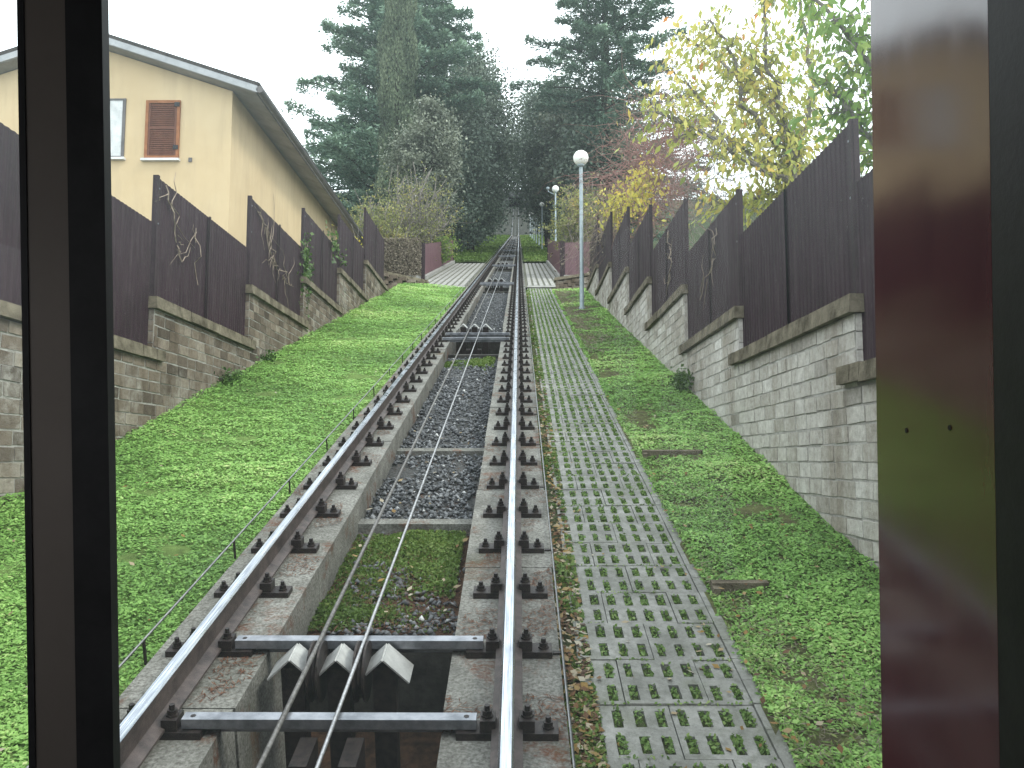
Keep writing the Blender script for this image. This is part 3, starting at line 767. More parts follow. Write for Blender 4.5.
# crossing fences and low walls
def plain_fence(a, b, h0, h1, label, mat='fence_far', ivy=False):
    """a, b: (x, u) ends; follows the hill"""
    A = Vector(sl(a[0], a[1], -.2)); B = Vector(sl(b[0], b[1], -.2))
    t = empty('crossing_fence', A); tag(t, label, 'fence', 'maroon fences at the crossing', 'thing')
    D = B-A; n = max(4, int(D.length/.16)); nrm = Vector((-D.y, D.x, 0)).normalized()*.02
    mb = MB(); V = []
    for k in range(n+1):
        p = D*(k/n) + nrm*(k % 2); V += [p+Vector((0,0,.12)), p+Vector((0,0,h0+(h1-h0)*k/n))]
    mb.add(V, [(2*k,2*k+2,2*k+3,2*k+1) for k in range(n)]); mb.build('sheet', M[mat], t)
    for k in (0, 1):
        p = D*k; mb = MB(); hh = h1 if k else h0
        mb.box((p.x-.05,p.y-.05,p.z-.4),(p.x+.05,p.y+.05,p.z+hh+.05)); mb.build('post', M['fence_post'], t)
    mb = MB(); a0 = Vector((.12 if D.x < .3 and A.x < 0 else -.12, 0, 0)) if abs(D.x) < 1 else Vector((0,-.12,0))
    mb.hexa([Vector((0,0,-.3))-a0, Vector((0,0,-.3))+a0, D+Vector((0,0,-.3))+a0, D+Vector((0,0,-.3))-a0, Vector((0,0,.1))-a0, Vector((0,0,.1))+a0, D+Vector((0,0,.1))+a0, D+Vector((0,0,.1))-a0])
    mb.build('kerb', M['paver_light'], t)
    return t
plain_fence((-3.95,36), (-3.95,52), 1.45, 1.35, 'maroon fence running uphill at the left side of the crossing')
plain_fence((1.75,36), (1.75,52), 1.5, 1.4, 'maroon fence running uphill at the right side of the crossing')
plain_fence((1.86,36), (3.6,36), 1.5, 1.55, 'maroon fence facing the camera behind the near lamp post')
plain_fence((-5.9,36), (-4.06,36), 1.55, 1.45, 'fence facing the camera overgrown with withered creeper left of the crossing')
def low_wall(pts, label):
    a, b = pts; A = Vector(sl(a[0],a[1],-.35)); B = Vector(sl(b[0],b[1],-.35))
    t = empty('low_wall', A); tag(t, label, 'wall', 'low walls below the crossing', 'thing')
    mb = MB(); D = B-A; bh = .13; rows = int((a[2]+.35)/bh)
    for r in range(-2, rows):
        x = -.0 - (.14 if r % 2 else 0)
        while x < D.x:
            xa, xb = max(0,x), min(D.x, x+.28); x += .28
            if xb-xa < .05: continue
            f = xa/D.x; y = D.y*f; zz = r*bh + (b[2]-a[2])*f + D.z*f
            mb.box((xa+.006, y-RNG.uniform(0,.006), zz+.006), (xb-.006, y+.3, zz+bh-.006), 0, float(np.clip(RNG.normal(.5,.2),0,1)))
    mb.build('brickwork', M['brick_left'], t)
    mb = MB(); h0, h1 = rows*bh, rows*bh+(b[2]-a[2])
    mb.hexa([(-.05,-.05,h0),(D.x+.05,D.y-.05,D.z+h1),(D.x+.05,D.y+.35,D.z+h1),(-.05,.35,h0),(-.05,-.05,h0+.1),(D.x+.05,D.y-.05,D.z+h1+.1),(D.x+.05,D.y+.35,D.z+h1+.1),(-.05,.35,h0+.1)])
    mb.build('coping', M['coping'], t)
low_wall(((-4.9, 29.5, .55), (-3.3, 31.0, .05)), 'low brick wall below the crossing at the top of the left lawn')
low_wall(((1.3, 30.6, .12), (3.2, 30.6, .42)), 'low brick wall below the crossing beside the near lamp post')

# ------------------------------------------------------------------ lamp posts
def lamp_post(x, u, h, label, detail=True):
    t = empty('lamp_post', sl(x, u, -.25)); tag(t, label, 'lamp post', 'globe lamp posts beside the track')
    mb = MB(); mb.lathe([(.085,-.2),(.085,.06),(.058,.10),(.058,.9),(.05,.95),(.046,h-.45)], (0,0,0), 12); mb.build('pole', M['lamp_pole'], t, True)
    mb = MB(); mb.lathe([(.05,h-.45),(.085,h-.43),(.10,h-.40),(.085,h-.385)], (0,0,0), 16); mb.build('collar', M['lamp_pole'], t, True)
    r = .205; mb = MB(); mb.lathe([(max(.01, r*math.sin(q)), h-.205-r*math.cos(q)) for q in np.linspace(.35, math.pi-.02, 14)], (0,0,0), 20); mb.build('globe', M['globe'], t, True)
    return t
lamp_post(1.66, 22.9, 4.32, 'tall grey lamp post with white globe on the lawn right of the path')
l2 = lamp_post(2.15, 50.5, 4.68, 'second grey lamp post with white globe beyond the crossing')
mb = MB(); mb.tube([(0,0,4.13),(-.25,0,4.23),(-.42,0,4.33),(-.45,0,4.48)], .03, 6); mb.lathe([(.02,0),(.1,.05),(.1,.14),(.02,.18)], (-.45,0,4.43), 10); mb.build('side_arm', M['lamp_pole'], l2)
for k, (x, u) in enumerate(((2.05, 76), (2.05, 88), (2.05, 101), (2.05,116), (2.05, 134), (2.05,156))):
    lamp_post(x, u, 4.4, f'distant thin lamp post in the row at the dark wood, {NTH[k]} of the row')

# ------------------------------------------------------------------ tunnel portal at the top
P0 = Vector(sl(-.8, 262, -.3)); t = empty('tunnel_portal', P0); tag(t, 'small dark tunnel mouth at the top of the track', 'tunnel')
mb = MB()
for (a, b) in (((-5,0,-2),(-2.2,1.2,4.6)), ((2.2,0,-2),(5,1.2,4.6)), ((-2.2,.003,3.3),(2.2,1.2,4.6))): mb.box(a, b)
mb.build('surround', M['tunnel_stone'], t)
mb = MB(); mb.add([(-2.2,.9,-2),(2.2,.9,-2),(2.2,.9,3.3),(-2.2,.9,3.3)], [(0,1,2,3)]); mb.build('mouth', M['tunnel_dark'], t)

# ------------------------------------------------------------------ the cream house
HX = -6.8; hc = at(228, 240, 20.0); HX = hc.x; HY = hc.y
eave_z = at(252, 84, 19.6).z + .05; far_y = HY + 14.0; HW = 6.9; slope_r = .335
ridge_x = HX - HW/2; wall_top = eave_z + .10
house = empty('house', (HX, HY, HY*ST/CT-1)); tag(house, 'cream rendered house with wide eaves behind the left fence', 'house')
H0 = Vector(house.location)
def hb(mb, name, mat, parent=None):
    o = mb.build(name, M[mat] if isinstance(mat, str) else mat, parent or house)
    o.matrix_parent_inverse = Matrix.Translation(-H0); return o
zb = H0.z - 3; apex = wall_top + slope_r*HW/2
mb = MB()
xa, xb = HX-HW, HX
V = [(xa,HY,zb),(xb,HY,zb),(xb,HY,wall_top),(ridge_x,HY,apex),(xa,HY,wall_top),(xa,far_y,zb),(xb,far_y,zb),(xb,far_y,wall_top),(ridge_x,far_y,apex),(xa,far_y,wall_top)]
mb.add(V, [(0,1,2,3,4),(9,8,7,6,5),(1,6,7,2),(5,0,4,9)]); hb(mb, 'wall', 'stucco')
ov, ovf = .72, .42
def roofpt(x, y, dz): return (x, y, apex - slope_r*abs(x-ridge_x) + dz)
for s in (1, -1):
    xe = ridge_x + s*(HW/2+ov)
    y0, y1 = HY-ovf, far_y+ovf
    mb = MB(); mb.hexa([roofpt(ridge_x,y0,.19),roofpt(xe,y0,.19),roofpt(xe,y1,.19),roofpt(ridge_x,y1,.19),roofpt(ridge_x,y0-.03,.27),roofpt(xe+s*.06,y0-.03,.27),roofpt(xe+s*.06,y1,.27),roofpt(ridge_x,y1,.27)]); hb(mb, 'roof', 'roof')
    mb = MB(); mb.hexa([roofpt(ridge_x,y0+.05,.02),roofpt(xe-s*.05,y0+.05,.02),roofpt(xe-s*.05,y1,.02),roofpt(ridge_x,y1,.02),roofpt(ridge_x,y0+.05,.187),roofpt(xe-s*.05,y0+.05,.187),roofpt(xe-s*.05,y1,.187),roofpt(ridge_x,y1,.187)]); hb(mb, 'soffit', 'soffit')
    mb = MB(); mb.hexa([roofpt(ridge_x,y0,.03),roofpt(xe,y0,.03),roofpt(xe,y0+.048,.03),roofpt(ridge_x,y0+.048,.03),roofpt(ridge_x,y0,.188),roofpt(xe,y0,.188),roofpt(xe,y0+.048,.188),roofpt(ridge_x,y0+.048,.188)]); hb(mb, 'verge_board', 'verge')
    mb = MB(); e = roofpt(xe+s*.06, y0, .12); mb.tube([(e[0],y0,e[2]),(e[0],y1,e[2])], .085, 10); hb(mb, 'gutter', 'gutter')
def fpt(px, py, dy=0): # on the front wall plane
    d = FW + RT*((px-512)/F_PX) + UP*((384-py)/F_PX); q = CAM + d*((HY-CAM.y)/d.y); return q + Vector((0,dy,0))
# shuttered window
a = fpt(147,101); b = fpt(179,159)
x0, x1, z0, z1 = a.x, b.x, b.z, a.z
mb = MB(); w = .07
for (p, q) in (((x0,z0),(x0+w,z1)), ((x1-w,z0),(x1,z1)), ((x0+w,z0),(x1-w,z0+w)), ((x0+w,z1-w),(x1-w,z1))): mb.box((p[0],HY-.05,p[1]),(q[0],HY+.03,q[1]))
win = hb(mb, 'shuttered_window', 'frame_wood')
mb = MB(); k = 24
mb.box((x0+w+.005,HY-.022,z0+w+.005),(x1-w-.005,HY-.005,z1-w-.005))
for i in range(k):
    za = z0+w+.02+(z1-z0-2*w-.04)*i/k; h = (z1-z0-2*w-.04)/k
    if abs(i-k//2) < 1: 
        mb.box((x0+w+.01,HY-.045,za),(x1-w-.01,HY-.02,za+h)); continue
    mb.hexa([(x0+w+.05,HY-.042,za),(x1-w-.05,HY-.042,za),(x1-w-.05,HY-.023,za+h*.5),(x0+w+.05,HY-.023,za+h*.5),(x0+w+.05,HY-.038,za+h*.25),(x1-w-.05,HY-.038,za+h*.25),(x1-w-.05,HY-.022,za+h*.95),(x0+w+.05,HY-.022,za+h*.95)])
for xs in ((x0+w+.006,x0+w+.05),(x1-w-.05,x1-w-.006)): mb.box((xs[0],HY-.046,z0+w),(xs[1],HY-.021,z1-w))
hb(mb, 'shutter', 'shutter', win).matrix_parent_inverse = Matrix()
win.matrix_parent_inverse = Matrix.Translation(-H0)
mb = MB()
for z in (z0+.22, z1-.16): mb.box((x1-w-.06,HY-.07,z),(x1-.01,HY-.0465,z+.10))
hb(mb, 'hinge', 'car_black', win).matrix_parent_inverse = Matrix()
mb = MB(); mb.box((x0-.06,HY-.10,z0-.06),(x1+.03,HY+.02,z0-.004)); hb(mb, 'window_sill', 'sill', win).matrix_parent_inverse = Matrix()
# second window with a curtain, its right part showing
b2 = fpt(124,158); a2 = fpt(92,99); x0, x1, z0, z1 = a2.x, b2.x, b2.z, a2.z
mb = MB()
for (p, q) in (((x0,z0),(x0+w,z1)), ((x1-w,z0),(x1,z1)), ((x0+w,z0),(x1-w,z0+w*.6)), ((x0+w,z1-w*.6),(x1-w,z1)), (((x0+x1)/2-.03,z0+w*.6),((x0+x1)/2+.03,z1-w*.6))): mb.box((p[0],HY-.03,p[1]),(q[0],HY+.03,q[1]))
win2 = hb(mb, 'curtained_window', 'gutter'); win2.matrix_parent_inverse = Matrix.Translation(-H0)
mb = MB(); mb.box((x0+w,HY-.012,z0+w*.6),(x1-w,HY-.004,z1-w*.6)); hb(mb, 'pane', 'curtain', win2).matrix_parent_inverse = Matrix()
mb = MB(); mb.box((x0-.06,HY-.10,z0-.06),(x1+.04,HY+.02,z0-.004)); hb(mb, 'window_sill', 'sill', win2).matrix_parent_inverse = Matrix()
v = fpt(190.5,160); mb = MB(); mb.box((v.x-.04,HY-.03,v.z-.05),(v.x+.04,HY+.01,v.z+.05)); hb(mb, 'wall_vent', 'gutter')

# ------------------------------------------------------------------ trees
def hill_z(y): return y*ST/CT
def limb(p0, p1, n=6, sag=0., wob=.1):
    p0, p1 = Vector(p0), Vector(p1); L = (p1-p0).length; out = []
    for i in range(n+1):
        f = i/n; p = p0.lerp(p1, f); k = wob*L*.15*math.sin(math.pi*f)
        p = p + Vector((random.uniform(-1,1)*k, random.uniform(-1,1)*k, random.uniform(-1,1)*k*.5 - sag*L*(f*f - f*.4)))
        out.append(p)
    return out

def cedar(name, x, y, h, spread, label, mat, n_br=110, lean=0., per=420, start=.1, open_=1., seed=1, azbias=None, size=.30):
    random.seed(seed)
    base = Vector((x, y, hill_z(y)-.6)); t = empty(name, base); tag(t, label, 'tree')
    mb = MB(); top = Vector((lean, 0, h))
    mb.tube([Vector((0,0,0)), top*.3, top*.6, top*.85, top], [h*.02, h*.016, h*.011, h*.005, .03], 8)
    C = []; D = []; NN = []; S = []; T = []
    for i in range(n_br):
        f = start + (1-start)*(i+random.random())/n_br
        az = i*2.39996 + random.uniform(-.4,.4)
        if azbias and f < .42 and math.cos(az)*azbias > .1: continue
        prof_ = (1-f)**.75 * (.55+.45*min(1, f/.22))
        L = spread*prof_*random.uniform(.5,1.2) + .5
        p0 = top*f; rise_ = L*random.uniform(.05,.28)
        d = Vector((math.cos(az), math.sin(az), 0)); p1 = p0 + d*L + Vector((0,0,rise_))
        pts = limb(p0, p1, 6, .12, .5); mb.tube(pts, [h*.0045*(1-.8*k/6)*(1.2-f) for k in range(7)], 4, cap=False)
        side = Vector((-d.y, d.x, 0)); m = int(per*(.3+L/spread)); shade = random.gauss(0,.12)
        P = np.array([list(p) for p in pts])
        fr = np.clip(RNG.random(m)**.62, .12, 1); k = np.minimum((fr*6).astype(int), 5); w_ = (fr*6-k)[:,None]
        pos = P[k]*(1-w_) + P[k+1]*w_
        # flat sprays either side of the limb, in clumps
        nc = max(4, int(L*3)); cl_ = RNG.integers(0, nc, m); coff = RNG.normal(0,1,(nc,)); chh = RNG.normal(0,.12,(nc,))
        wid = L*.26*(1.15-fr)*open_ + .18
        off = (coff[cl_]*.6+RNG.normal(0,.35,m))*wid
        z = RNG.normal(0,.10,m) + chh[cl_] - np.abs(off)*.12
        pos = pos + np.array(side)[None]*off[:,None]; pos[:,2] += z
        dirs = np.array(d)[None]*RNG.uniform(.2,1,m)[:,None] + np.array(side)[None]*(np.sign(off)*RNG.uniform(.1,1,m))[:,None] + RNG.normal(0,.3,(m,3)); dirs[:,2] += RNG.uniform(-.3,.35,m)
        C.append(pos); D.append(dirs); NN.append(np.array([0,0,1.])+RNG.normal(0,.5,(m,3))); S.append(RNG.uniform(.6,1.4,m)*size)
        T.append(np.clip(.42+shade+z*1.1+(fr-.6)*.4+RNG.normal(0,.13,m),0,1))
    mb.build('trunk', M['bark_dark'], t)
    C, D, NN, S, T = map(np.concatenate, (C,D,NN,S,T))
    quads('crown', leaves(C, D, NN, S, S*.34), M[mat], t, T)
    return t

def broadleaf(name, x, y, h, rx, rz, label, mat, clusters=60, per=350, leaf=.22, trunk_h=None, bark='bark_dark', seed=1, base_z=None, tall=False, gap=.35, cat='tree', aspect=.6, ry=None, csize=.2, tbias=0., group=None, top_taper=0.):
    random.seed(seed); rs = np.random.default_rng(seed)
    bz = hill_z(y)-.4 if base_z is None else base_z
    base = Vector((x, y, bz)); t = empty(name, base); tag(t, label, cat, group)
    cz = h - rz; ry = ry or rx
    mb = MB(); th = trunk_h or cz
    tr = [Vector((0,0,0)), Vector((random.uniform(-.2,.2),random.uniform(-.2,.2),th*.5)), Vector((random.uniform(-.3,.3),random.uniform(-.3,.3),max(th, cz*.9)))]
    mb.tube(tr, [h*.022, h*.016, h*.009], 8)
    C = []; S = []; T = []
    for i in range(clusters):
        while True:
            p = rs.uniform(-1,1,3); r = np.linalg.norm(p)
            if r < 1 and r > gap: break
        if top_taper: 
            k = 1 - top_taper*max(0,p[2]); p[0] *= k; p[1] *= k
        c = np.array([p[0]*rx, p[1]*ry, cz + p[2]*rz])
        c += np.array(tr[2])*np.array([1,1,0])
        mb.tube(limb(tr[2] if p[2] > -.2 else tr[1], Vector(c), 4, .0, .8), [h*.006, h*.005, h*.003, h*.002, .008], 4, cap=False)
        m = int(per*rs.uniform(.5,1.4)); sg = csize*min(rx, rz)*rs.uniform(.6,1.25)
        q = rs.normal(0,1,(m,3))*sg*np.array([1,1,.75])
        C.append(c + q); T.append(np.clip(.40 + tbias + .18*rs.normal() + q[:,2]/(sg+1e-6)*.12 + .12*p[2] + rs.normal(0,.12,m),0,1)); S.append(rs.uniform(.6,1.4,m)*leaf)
    mb.build('trunk', M[bark], t)
    C, S, T = map(np.concatenate, (C,S,T)); m = len(C)
    nrm = rvec(m)+np.array([0,0,.5]); D = np.cross(nrm, rvec(m))
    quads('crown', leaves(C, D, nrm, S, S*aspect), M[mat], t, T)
    return t

# left group
pc = at(398, 200, 62); cedar('cedar_tree', pc.x, pc.y, 25.5, 10.2, 'large blue green cedar with feathery branches behind the house', 'cedar', 290, 0., 820, .07, .8, 3, 1, .32)
pc = at(396, 170, 50)
def cypress(x, y, h, r, label, seed):
    rs = np.random.default_rng(seed); base = Vector((x,y,hill_z(y)-.5)); t = empty('cypress_tree', base); tag(t, label, 'tree')
    mb = MB(); mb.tube([(0,0,0),(0,0,h*.6),(0,0,h)],[.22,.14,.02],8); mb.build('trunk', M['bark_dark'], t)
    m = 26000; f = rs.random(m)**.85; rr = r*np.minimum(1, .55+f*1.4)*(1-np.maximum(0,f-.55)/.45)**.8
    az = rs.uniform(0,2*np.pi,m); lump = np.array([mnoise.noise(Vector((math.cos(a)*1.6, math.sin(a)*1.6, z*h*.55))) for a, z in zip(az,f)])
    rad = rr*(.70+.45*lump+.26*rs.random(m))
    C = np.stack([rad*np.cos(az), rad*np.sin(az), f*h+.3], -1)
    D = np.stack([np.cos(az)*.25, np.sin(az)*.25, np.ones(m)], -1)+rs.normal(0,.25,(m,3)); NN = np.stack([np.cos(az),np.sin(az),0*az],-1)+rs.normal(0,.4,(m,3)); S = rs.uniform(.14,.30,m)
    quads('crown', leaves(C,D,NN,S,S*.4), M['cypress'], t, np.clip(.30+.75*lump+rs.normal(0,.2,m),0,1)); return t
cypress(pc.x, pc.y, 22.5, 1.3, 'slim dark cypress column standing before the big cedar', 5)
pc = at(424, 170, 45); broadleaf('small_oak_tree', pc.x, pc.y, 9.4, 1.8, 3.6, 'pale grey green small tree at the foot of the cypress', 'oak_pale', 70, 300, .16, 3.5, seed=11, gap=.3, csize=.22, top_taper=.45)
pc = at(478, 150, 72); broadleaf('evergreen_oak', pc.x-.6, pc.y, 17.5, 3.4, 8.0, 'tall dark evergreen oak left of the track with dense crown', 'oak', 130, 360, .24, 4, seed=12, gap=.3, csize=.26, top_taper=.3)
pc = at(448, 150, 66); broadleaf('evergreen_oak', pc.x, pc.y, 14.5, 2.8, 6.8, 'dark evergreen oak between the cedar and the tall oak', 'oak', 100, 330, .24, 3, seed=13, gap=.3, csize=.27)
# avenue beside the upper track
k = 0
for (X, u, h, rx, rz, lab) in ((-5.0, 84, 13.5, 2.6, 6.5, 'dark avenue oak on the left, first above the tall oak'), (-5.3, 98, 14, 2.4, 6.5, 'dark avenue oak on the left, second above the tall oak'), (-5.6, 114, 14, 2.4, 6.6, 'dark avenue oak on the left, third above the tall oak'), (-6.2, 134, 15, 2.6, 6.8, 'dark avenue oak on the left, fourth above the tall oak'), (-7.0, 158, 15, 2.8, 6.8, 'dark avenue oak on the left, fifth above the tall oak'), (-8.0, 185, 16, 4, 7.3, 'dark avenue oak on the left, topmost of the row'),
        (6.4, 66, 13, 2.8, 6.2, 'dark avenue oak on the right, first behind the second lamp'), (7.0, 80, 14.5, 3.0, 6.6, 'dark avenue oak on the right, second behind the second lamp'), (7.2, 96, 15, 3.1, 6.8, 'dark avenue oak on the right, third behind the second lamp'), (7.4, 116, 15, 3.1, 6.6, 'dark avenue oak on the right, fourth behind the second lamp'), (7.6, 138, 15, 3.2, 6.6, 'dark avenue oak on the right, fifth behind the second lamp'), (8.6, 165, 15, 3.5, 6.8, 'dark avenue oak on the right, topmost of the row')):
    k += 1; p = sl(X, u, -.3)
    broadleaf('avenue_oak', p[0], p[1], h, rx, rz, lab, 'oak', 75, 230, .32, 3, seed=30+k, gap=.25, csize=.3, ry=rx*1.5, group='dark oaks lining the upper track', base_z=p[2]-.3)
# big trees closing the top
for i, (X, u, h, rx, lab) in enumerate(((-14, 250, 22, 7, 'far dark wood tree left of the tunnel'), (14, 250, 22, 7, 'far dark wood tree right of the tunnel'), (1, 285, 22, 10, 'far dark wood tree above the tunnel'), (-18, 230, 22, 9, 'far dark wood tree at the left end'), (20, 230, 22, 9, 'far dark wood tree at the right end'))):
    p = sl(X, u, 0); broadleaf('wood_tree', p[0], p[1], h, rx, 9.5, lab, 'oak', 60, 260, .6, 4, seed=60+i, gap=.2, csize=.3, base_z=p[2]-1, group='trees at the top of the track')
# right cedar
pc = at(604, 170, 62); cedar('cedar_tree', pc.x, pc.y, 26.5, 9.6, 'dark green cedar with open layered branches right of the track', 'cedar_b', 165, .3, 760, .06, .62, 8, -1, .30)
pc = at(548, 130, 80); broadleaf('evergreen_oak', pc.x, pc.y, 17.0, 3.4, 7.4, 'dark evergreen oak overhanging the right side of the track', 'oak', 110, 320, .27, 4, seed=14, gap=.3, csize=.27)
pc = at(578, 120, 72); broadleaf('evergreen_oak', pc.x, pc.y, 14.2, 2.9, 6.4, 'greyish evergreen oak under the right cedar', 'oak_pale', 80, 300, .24, 4, seed=15, gap=.3, csize=.27, tbias=-.25)

# twiggy shrubs
def shrub(name, x, y, bz, h, r, label, leafmat_, bark, stems=26, twigs=9, leafn=3, leaf=.1, seed=1, cat='shrub', droop=0., leaf_top=.0, lc=None, spread=1., lean=(0,0), rtw=.006, leaf_where=None):
    random.seed(seed); rs = np.random.default_rng(seed)
    t = empty(name, (x,y,bz)); tag(t, label, cat)
    mb = MB(); LP = []
    for i in range(stems):
        az = random.uniform(0,2*math.pi); rr = r*math.sqrt(random.random())*spread
        top = Vector((math.cos(az)*rr+lean[0], math.sin(az)*rr+lean[1], h*random.uniform(.6,1)*(1-.3*(rr/r)**2)))
        b0 = Vector((math.cos(az)*rr*.25, math.sin(az)*rr*.25, 0))
        pts = limb(b0, top, 5, -.05, .9); mb.tube(pts, [rtw*5*(1-k/6)+rtw for k in range(6)], 4, cap=False)
        for j in range(twigs):
            f = random.uniform(.3,1); p = pts[min(5,int(f*5))]; L = h*random.uniform(.12,.3)
            a2 = random.uniform(0,2*math.pi); d = Vector((math.cos(a2), math.sin(a2), random.uniform(-.1,.9)-droop)).normalized()
            q = limb(p, p+d*L, 3, droop*.5, 1.0); mb.tube(q, [rtw*1.3, rtw, rtw*.7, rtw*.4], 3, cap=False)
            for z in q[1:]:
                for _ in range(leafn):
                    if leaf_where is None or leaf_where(z, f): LP.append(list(z + Vector((random.gauss(0,.5),random.gauss(0,.5),random.gauss(0,.5)))*leaf*1.4))
    mb.build('stems', M[bark], t)
    if LP:
        C = np.array(LP); m = len(C); D = rvec(m); D[:,2] -= .5; S = rs.uniform(.6,1.4,m)*leaf
        q = n3(C, .9, seed); quads('foliage', leaves(C, D, rvec(m), S, S*.55), M[leafmat_], t, np.clip(.5+.5*q+rs.normal(0,.2,m),0,1))
    return t
pc = at(398, 250, 42); shrub('autumn_bush', pc.x, pc.y, pc.z-1.5, 6.0, 2.2, 'half bare autumn bush with pale twigs left of the crossing', 'bush_leaf', 'bark_grey', 64, 14, 3, .10, 21, rtw=.009, lean=(.9,0))
pc = at(372, 240, 40); shrub('autumn_bush', pc.x, pc.y, pc.z-2, 4.6, 2.2, 'yellowish leafy bush behind the end of the left fence', 'bush_leaf', 'bark_grey', 46, 12, 6, .11, 22, rtw=.007)
pc = at(437, 246, 44); shrub('small_bush', pc.x, pc.y, pc.z-1.0, 1.9, .9, 'small light green bush above the maroon fence', 'green_leaf', 'bark_grey', 22, 9, 7, .10, 23)
pc = at(352, 235, 30); shrub('autumn_bush', pc.x-.4, pc.y, pc.z-2.6, 3.6, 1.2, 'small yellow leaved bush beside the house eaves', 'yellow_leaf', 'bark_grey', 14, 7, 2, .10, 24)
pc = at(584, 235, 37.5); shrub('light_bush', pc.x, pc.y, pc.z-1.5, 4.3, 1.35, 'light green bush behind the near lamp post', 'bush_leaf', 'bark_grey', 34, 11, 8, .10, 25)
# withered creeper over the crossing fence on the left
N = 5200; A = Vector(sl(-5.9,36,-.2)); x = RNG.uniform(-5.9,-4.05,N); z = RNG.random(N)**.9*1.62
C = np.stack([x, A.y - .06 - RNG.random(N)*.09, A.z + .05 + z], -1); S = RNG.uniform(.05,.12,N)
cr = quads('withered_creeper', leaves(C, rvec(N)+np.array([0,0,-.5]), rvec(N)+np.array([0,-1.2,0]), S, S*.6), M['dead_leaf'], None, RNG.random(N))
tag(cr, 'withered grey brown creeper covering the fence left of the crossing', 'creeper')

# vines on the right fence
def tangle(name, label, p0, dims, n, bark, rad, droop, seed, leafm=None, leafn=0, leaf=.1, cat='vine', llen=(1.0,2.4)):
    random.seed(seed); rs = np.random.default_rng(seed); t = empty(name, p0); tag(t, label, cat); mb = MB(); LP = []
    for i in range(n):
        s = Vector((random.gauss(0,.5)*dims[0], random.uniform(-1,1)*dims[1], random.uniform(0,1)**.8*dims[2]))
        d = Vector((random.gauss(-.2,.6), random.gauss(0,.7), random.uniform(-.3,1)-droop)); p = s.copy(); pts = [p.copy()]
        L = random.uniform(*llen)
        for k in range(6):
            d = (d + Vector((random.gauss(0,.35), random.gauss(0,.35), random.gauss(0,.3)-droop*.35))).normalized(); p = p + d*L/6; pts.append(p.copy())
        mb.tube(pts, [rad*(1-.12*k) for k in range(7)], 3, cap=False)
        for k in range(leafn): LP.append(list(random.choice(pts)+Vector((random.gauss(0,.1),random.gauss(0,.1),random.gauss(0,.1)))))
    mb.build('stems', M[bark], t)
    if LP:
        C = np.array(LP); m = len(C); D = rvec(m); D[:,2] -= .9; S = rs.uniform(.6,1.4,m)*leaf
        quads('foliage', leaves(C, D, rvec(m), S, S*.6), M[leafm], t, rs.random(m))
    return t
pc = at(655, 200, 21); tangle('bare_vine', 'red brown tangle of bare vine above the right fence', (pc.x+.2, pc.y, pc.z-.2), (.9,3.2,1.5), 850, 'twig_red', .008, .15, 41, 'dead_leaf', 1, .08)
pc = at(612, 240, 25); tangle('hanging_vine', 'pale withered vine hanging over the far end of the right fence', (pc.x-.1, pc.y, pc.z-.4), (.35,2.6,1.5), 190, 'twig_pale', .008, .75, 42, 'dead_leaf', 3, .09)
pc = at(636, 185, 20.5); tangle('yellow_creeper', 'bright yellow leaved creeper hanging above the right fence', (pc.x+.1, pc.y, pc.z-.5), (.28,.6,1.0), 46, 'twig_pale', .006, .5, 43, 'yellow_leaf', 12, .12, 'creeper', (.5,1.1))
pc = at(618, 195, 22.5); tangle('yellow_creeper', 'pale yellow leaved creeper hanging left of the bare vines', (pc.x, pc.y, pc.z-.5), (.22,.4,.6), 30, 'twig_pale', .006, .7, 44, 'yellow_leaf', 12, .12, 'creeper', (.5,1.0))
pc = at(700, 215, 17); tangle('bare_vine', 'grey bare twigs in front of the yellow leaved tree', (pc.x+.4, pc.y, pc.z-.4), (.8,2.6,1.2), 150, 'bark_grey', .007, .0, 45)

# yellow leaved tree behind the right fence: limbs traced, leaves hang from twigs
def fruit_tree(label, base, limbs, mat, leaf, per, seed, twig=(.5,1.1), tmean=.45, r0=.07, density=1.):
    random.seed(seed); rs = np.random.default_rng(seed); b = Vector(base); t = empty('autumn_tree', b); tag(t, label, 'tree')
    mb = MB(); LP = []; LD = []; TT = []
    for ends in limbs:
        P = [Vector((0,0,0))] + [Vector(e)-b for e in ends]
        pts = []
        for a, c in zip(P[:-1], P[1:]): pts += limb(a, c, 4, 0, .5)[:-1]
        pts.append(P[-1]); n = len(pts)
        mb.tube(pts, [r0*(1-.85*k/n)+.006 for k in range(n)], 6, cap=False)
        for k in range(max(2, n//5), n):
            for _ in range(int(per*density)):
                d = Vector((random.gauss(0,1), random.gauss(0,1), random.gauss(.15,.7))).normalized(); L = random.uniform(*twig)
                q = limb(pts[k], pts[k]+d*L, 4, .25, .9); mb.tube(q, [.010,.008,.006,.004,.003], 3, cap=False)
                tc = random.gauss(tmean,.16)
                for z in q[1:]:
                    for _ in range(random.choice((1,2,2,3))):
                        LP.append(list(z+Vector((random.gauss(0,.06),random.gauss(0,.06),random.gauss(-.06,.05))))); LD.append([d.x*.5+random.gauss(0,.4), d.y*.5+random.gauss(0,.4), -random.uniform(.3,1.2)]); TT.append(tc+random.gauss(0,.12))
    mb.build('trunk', M['bark_grey'], t)
    C = np.array(LP); m = len(C); S = rs.uniform(.6,1.3,m)*leaf
    quads('crown', leaves(C, np.array(LD), rvec(m), S, S*.42), M[mat], t, np.clip(np.array(TT),0,1))
    return t
b0 = at(812, 250, 14.5)
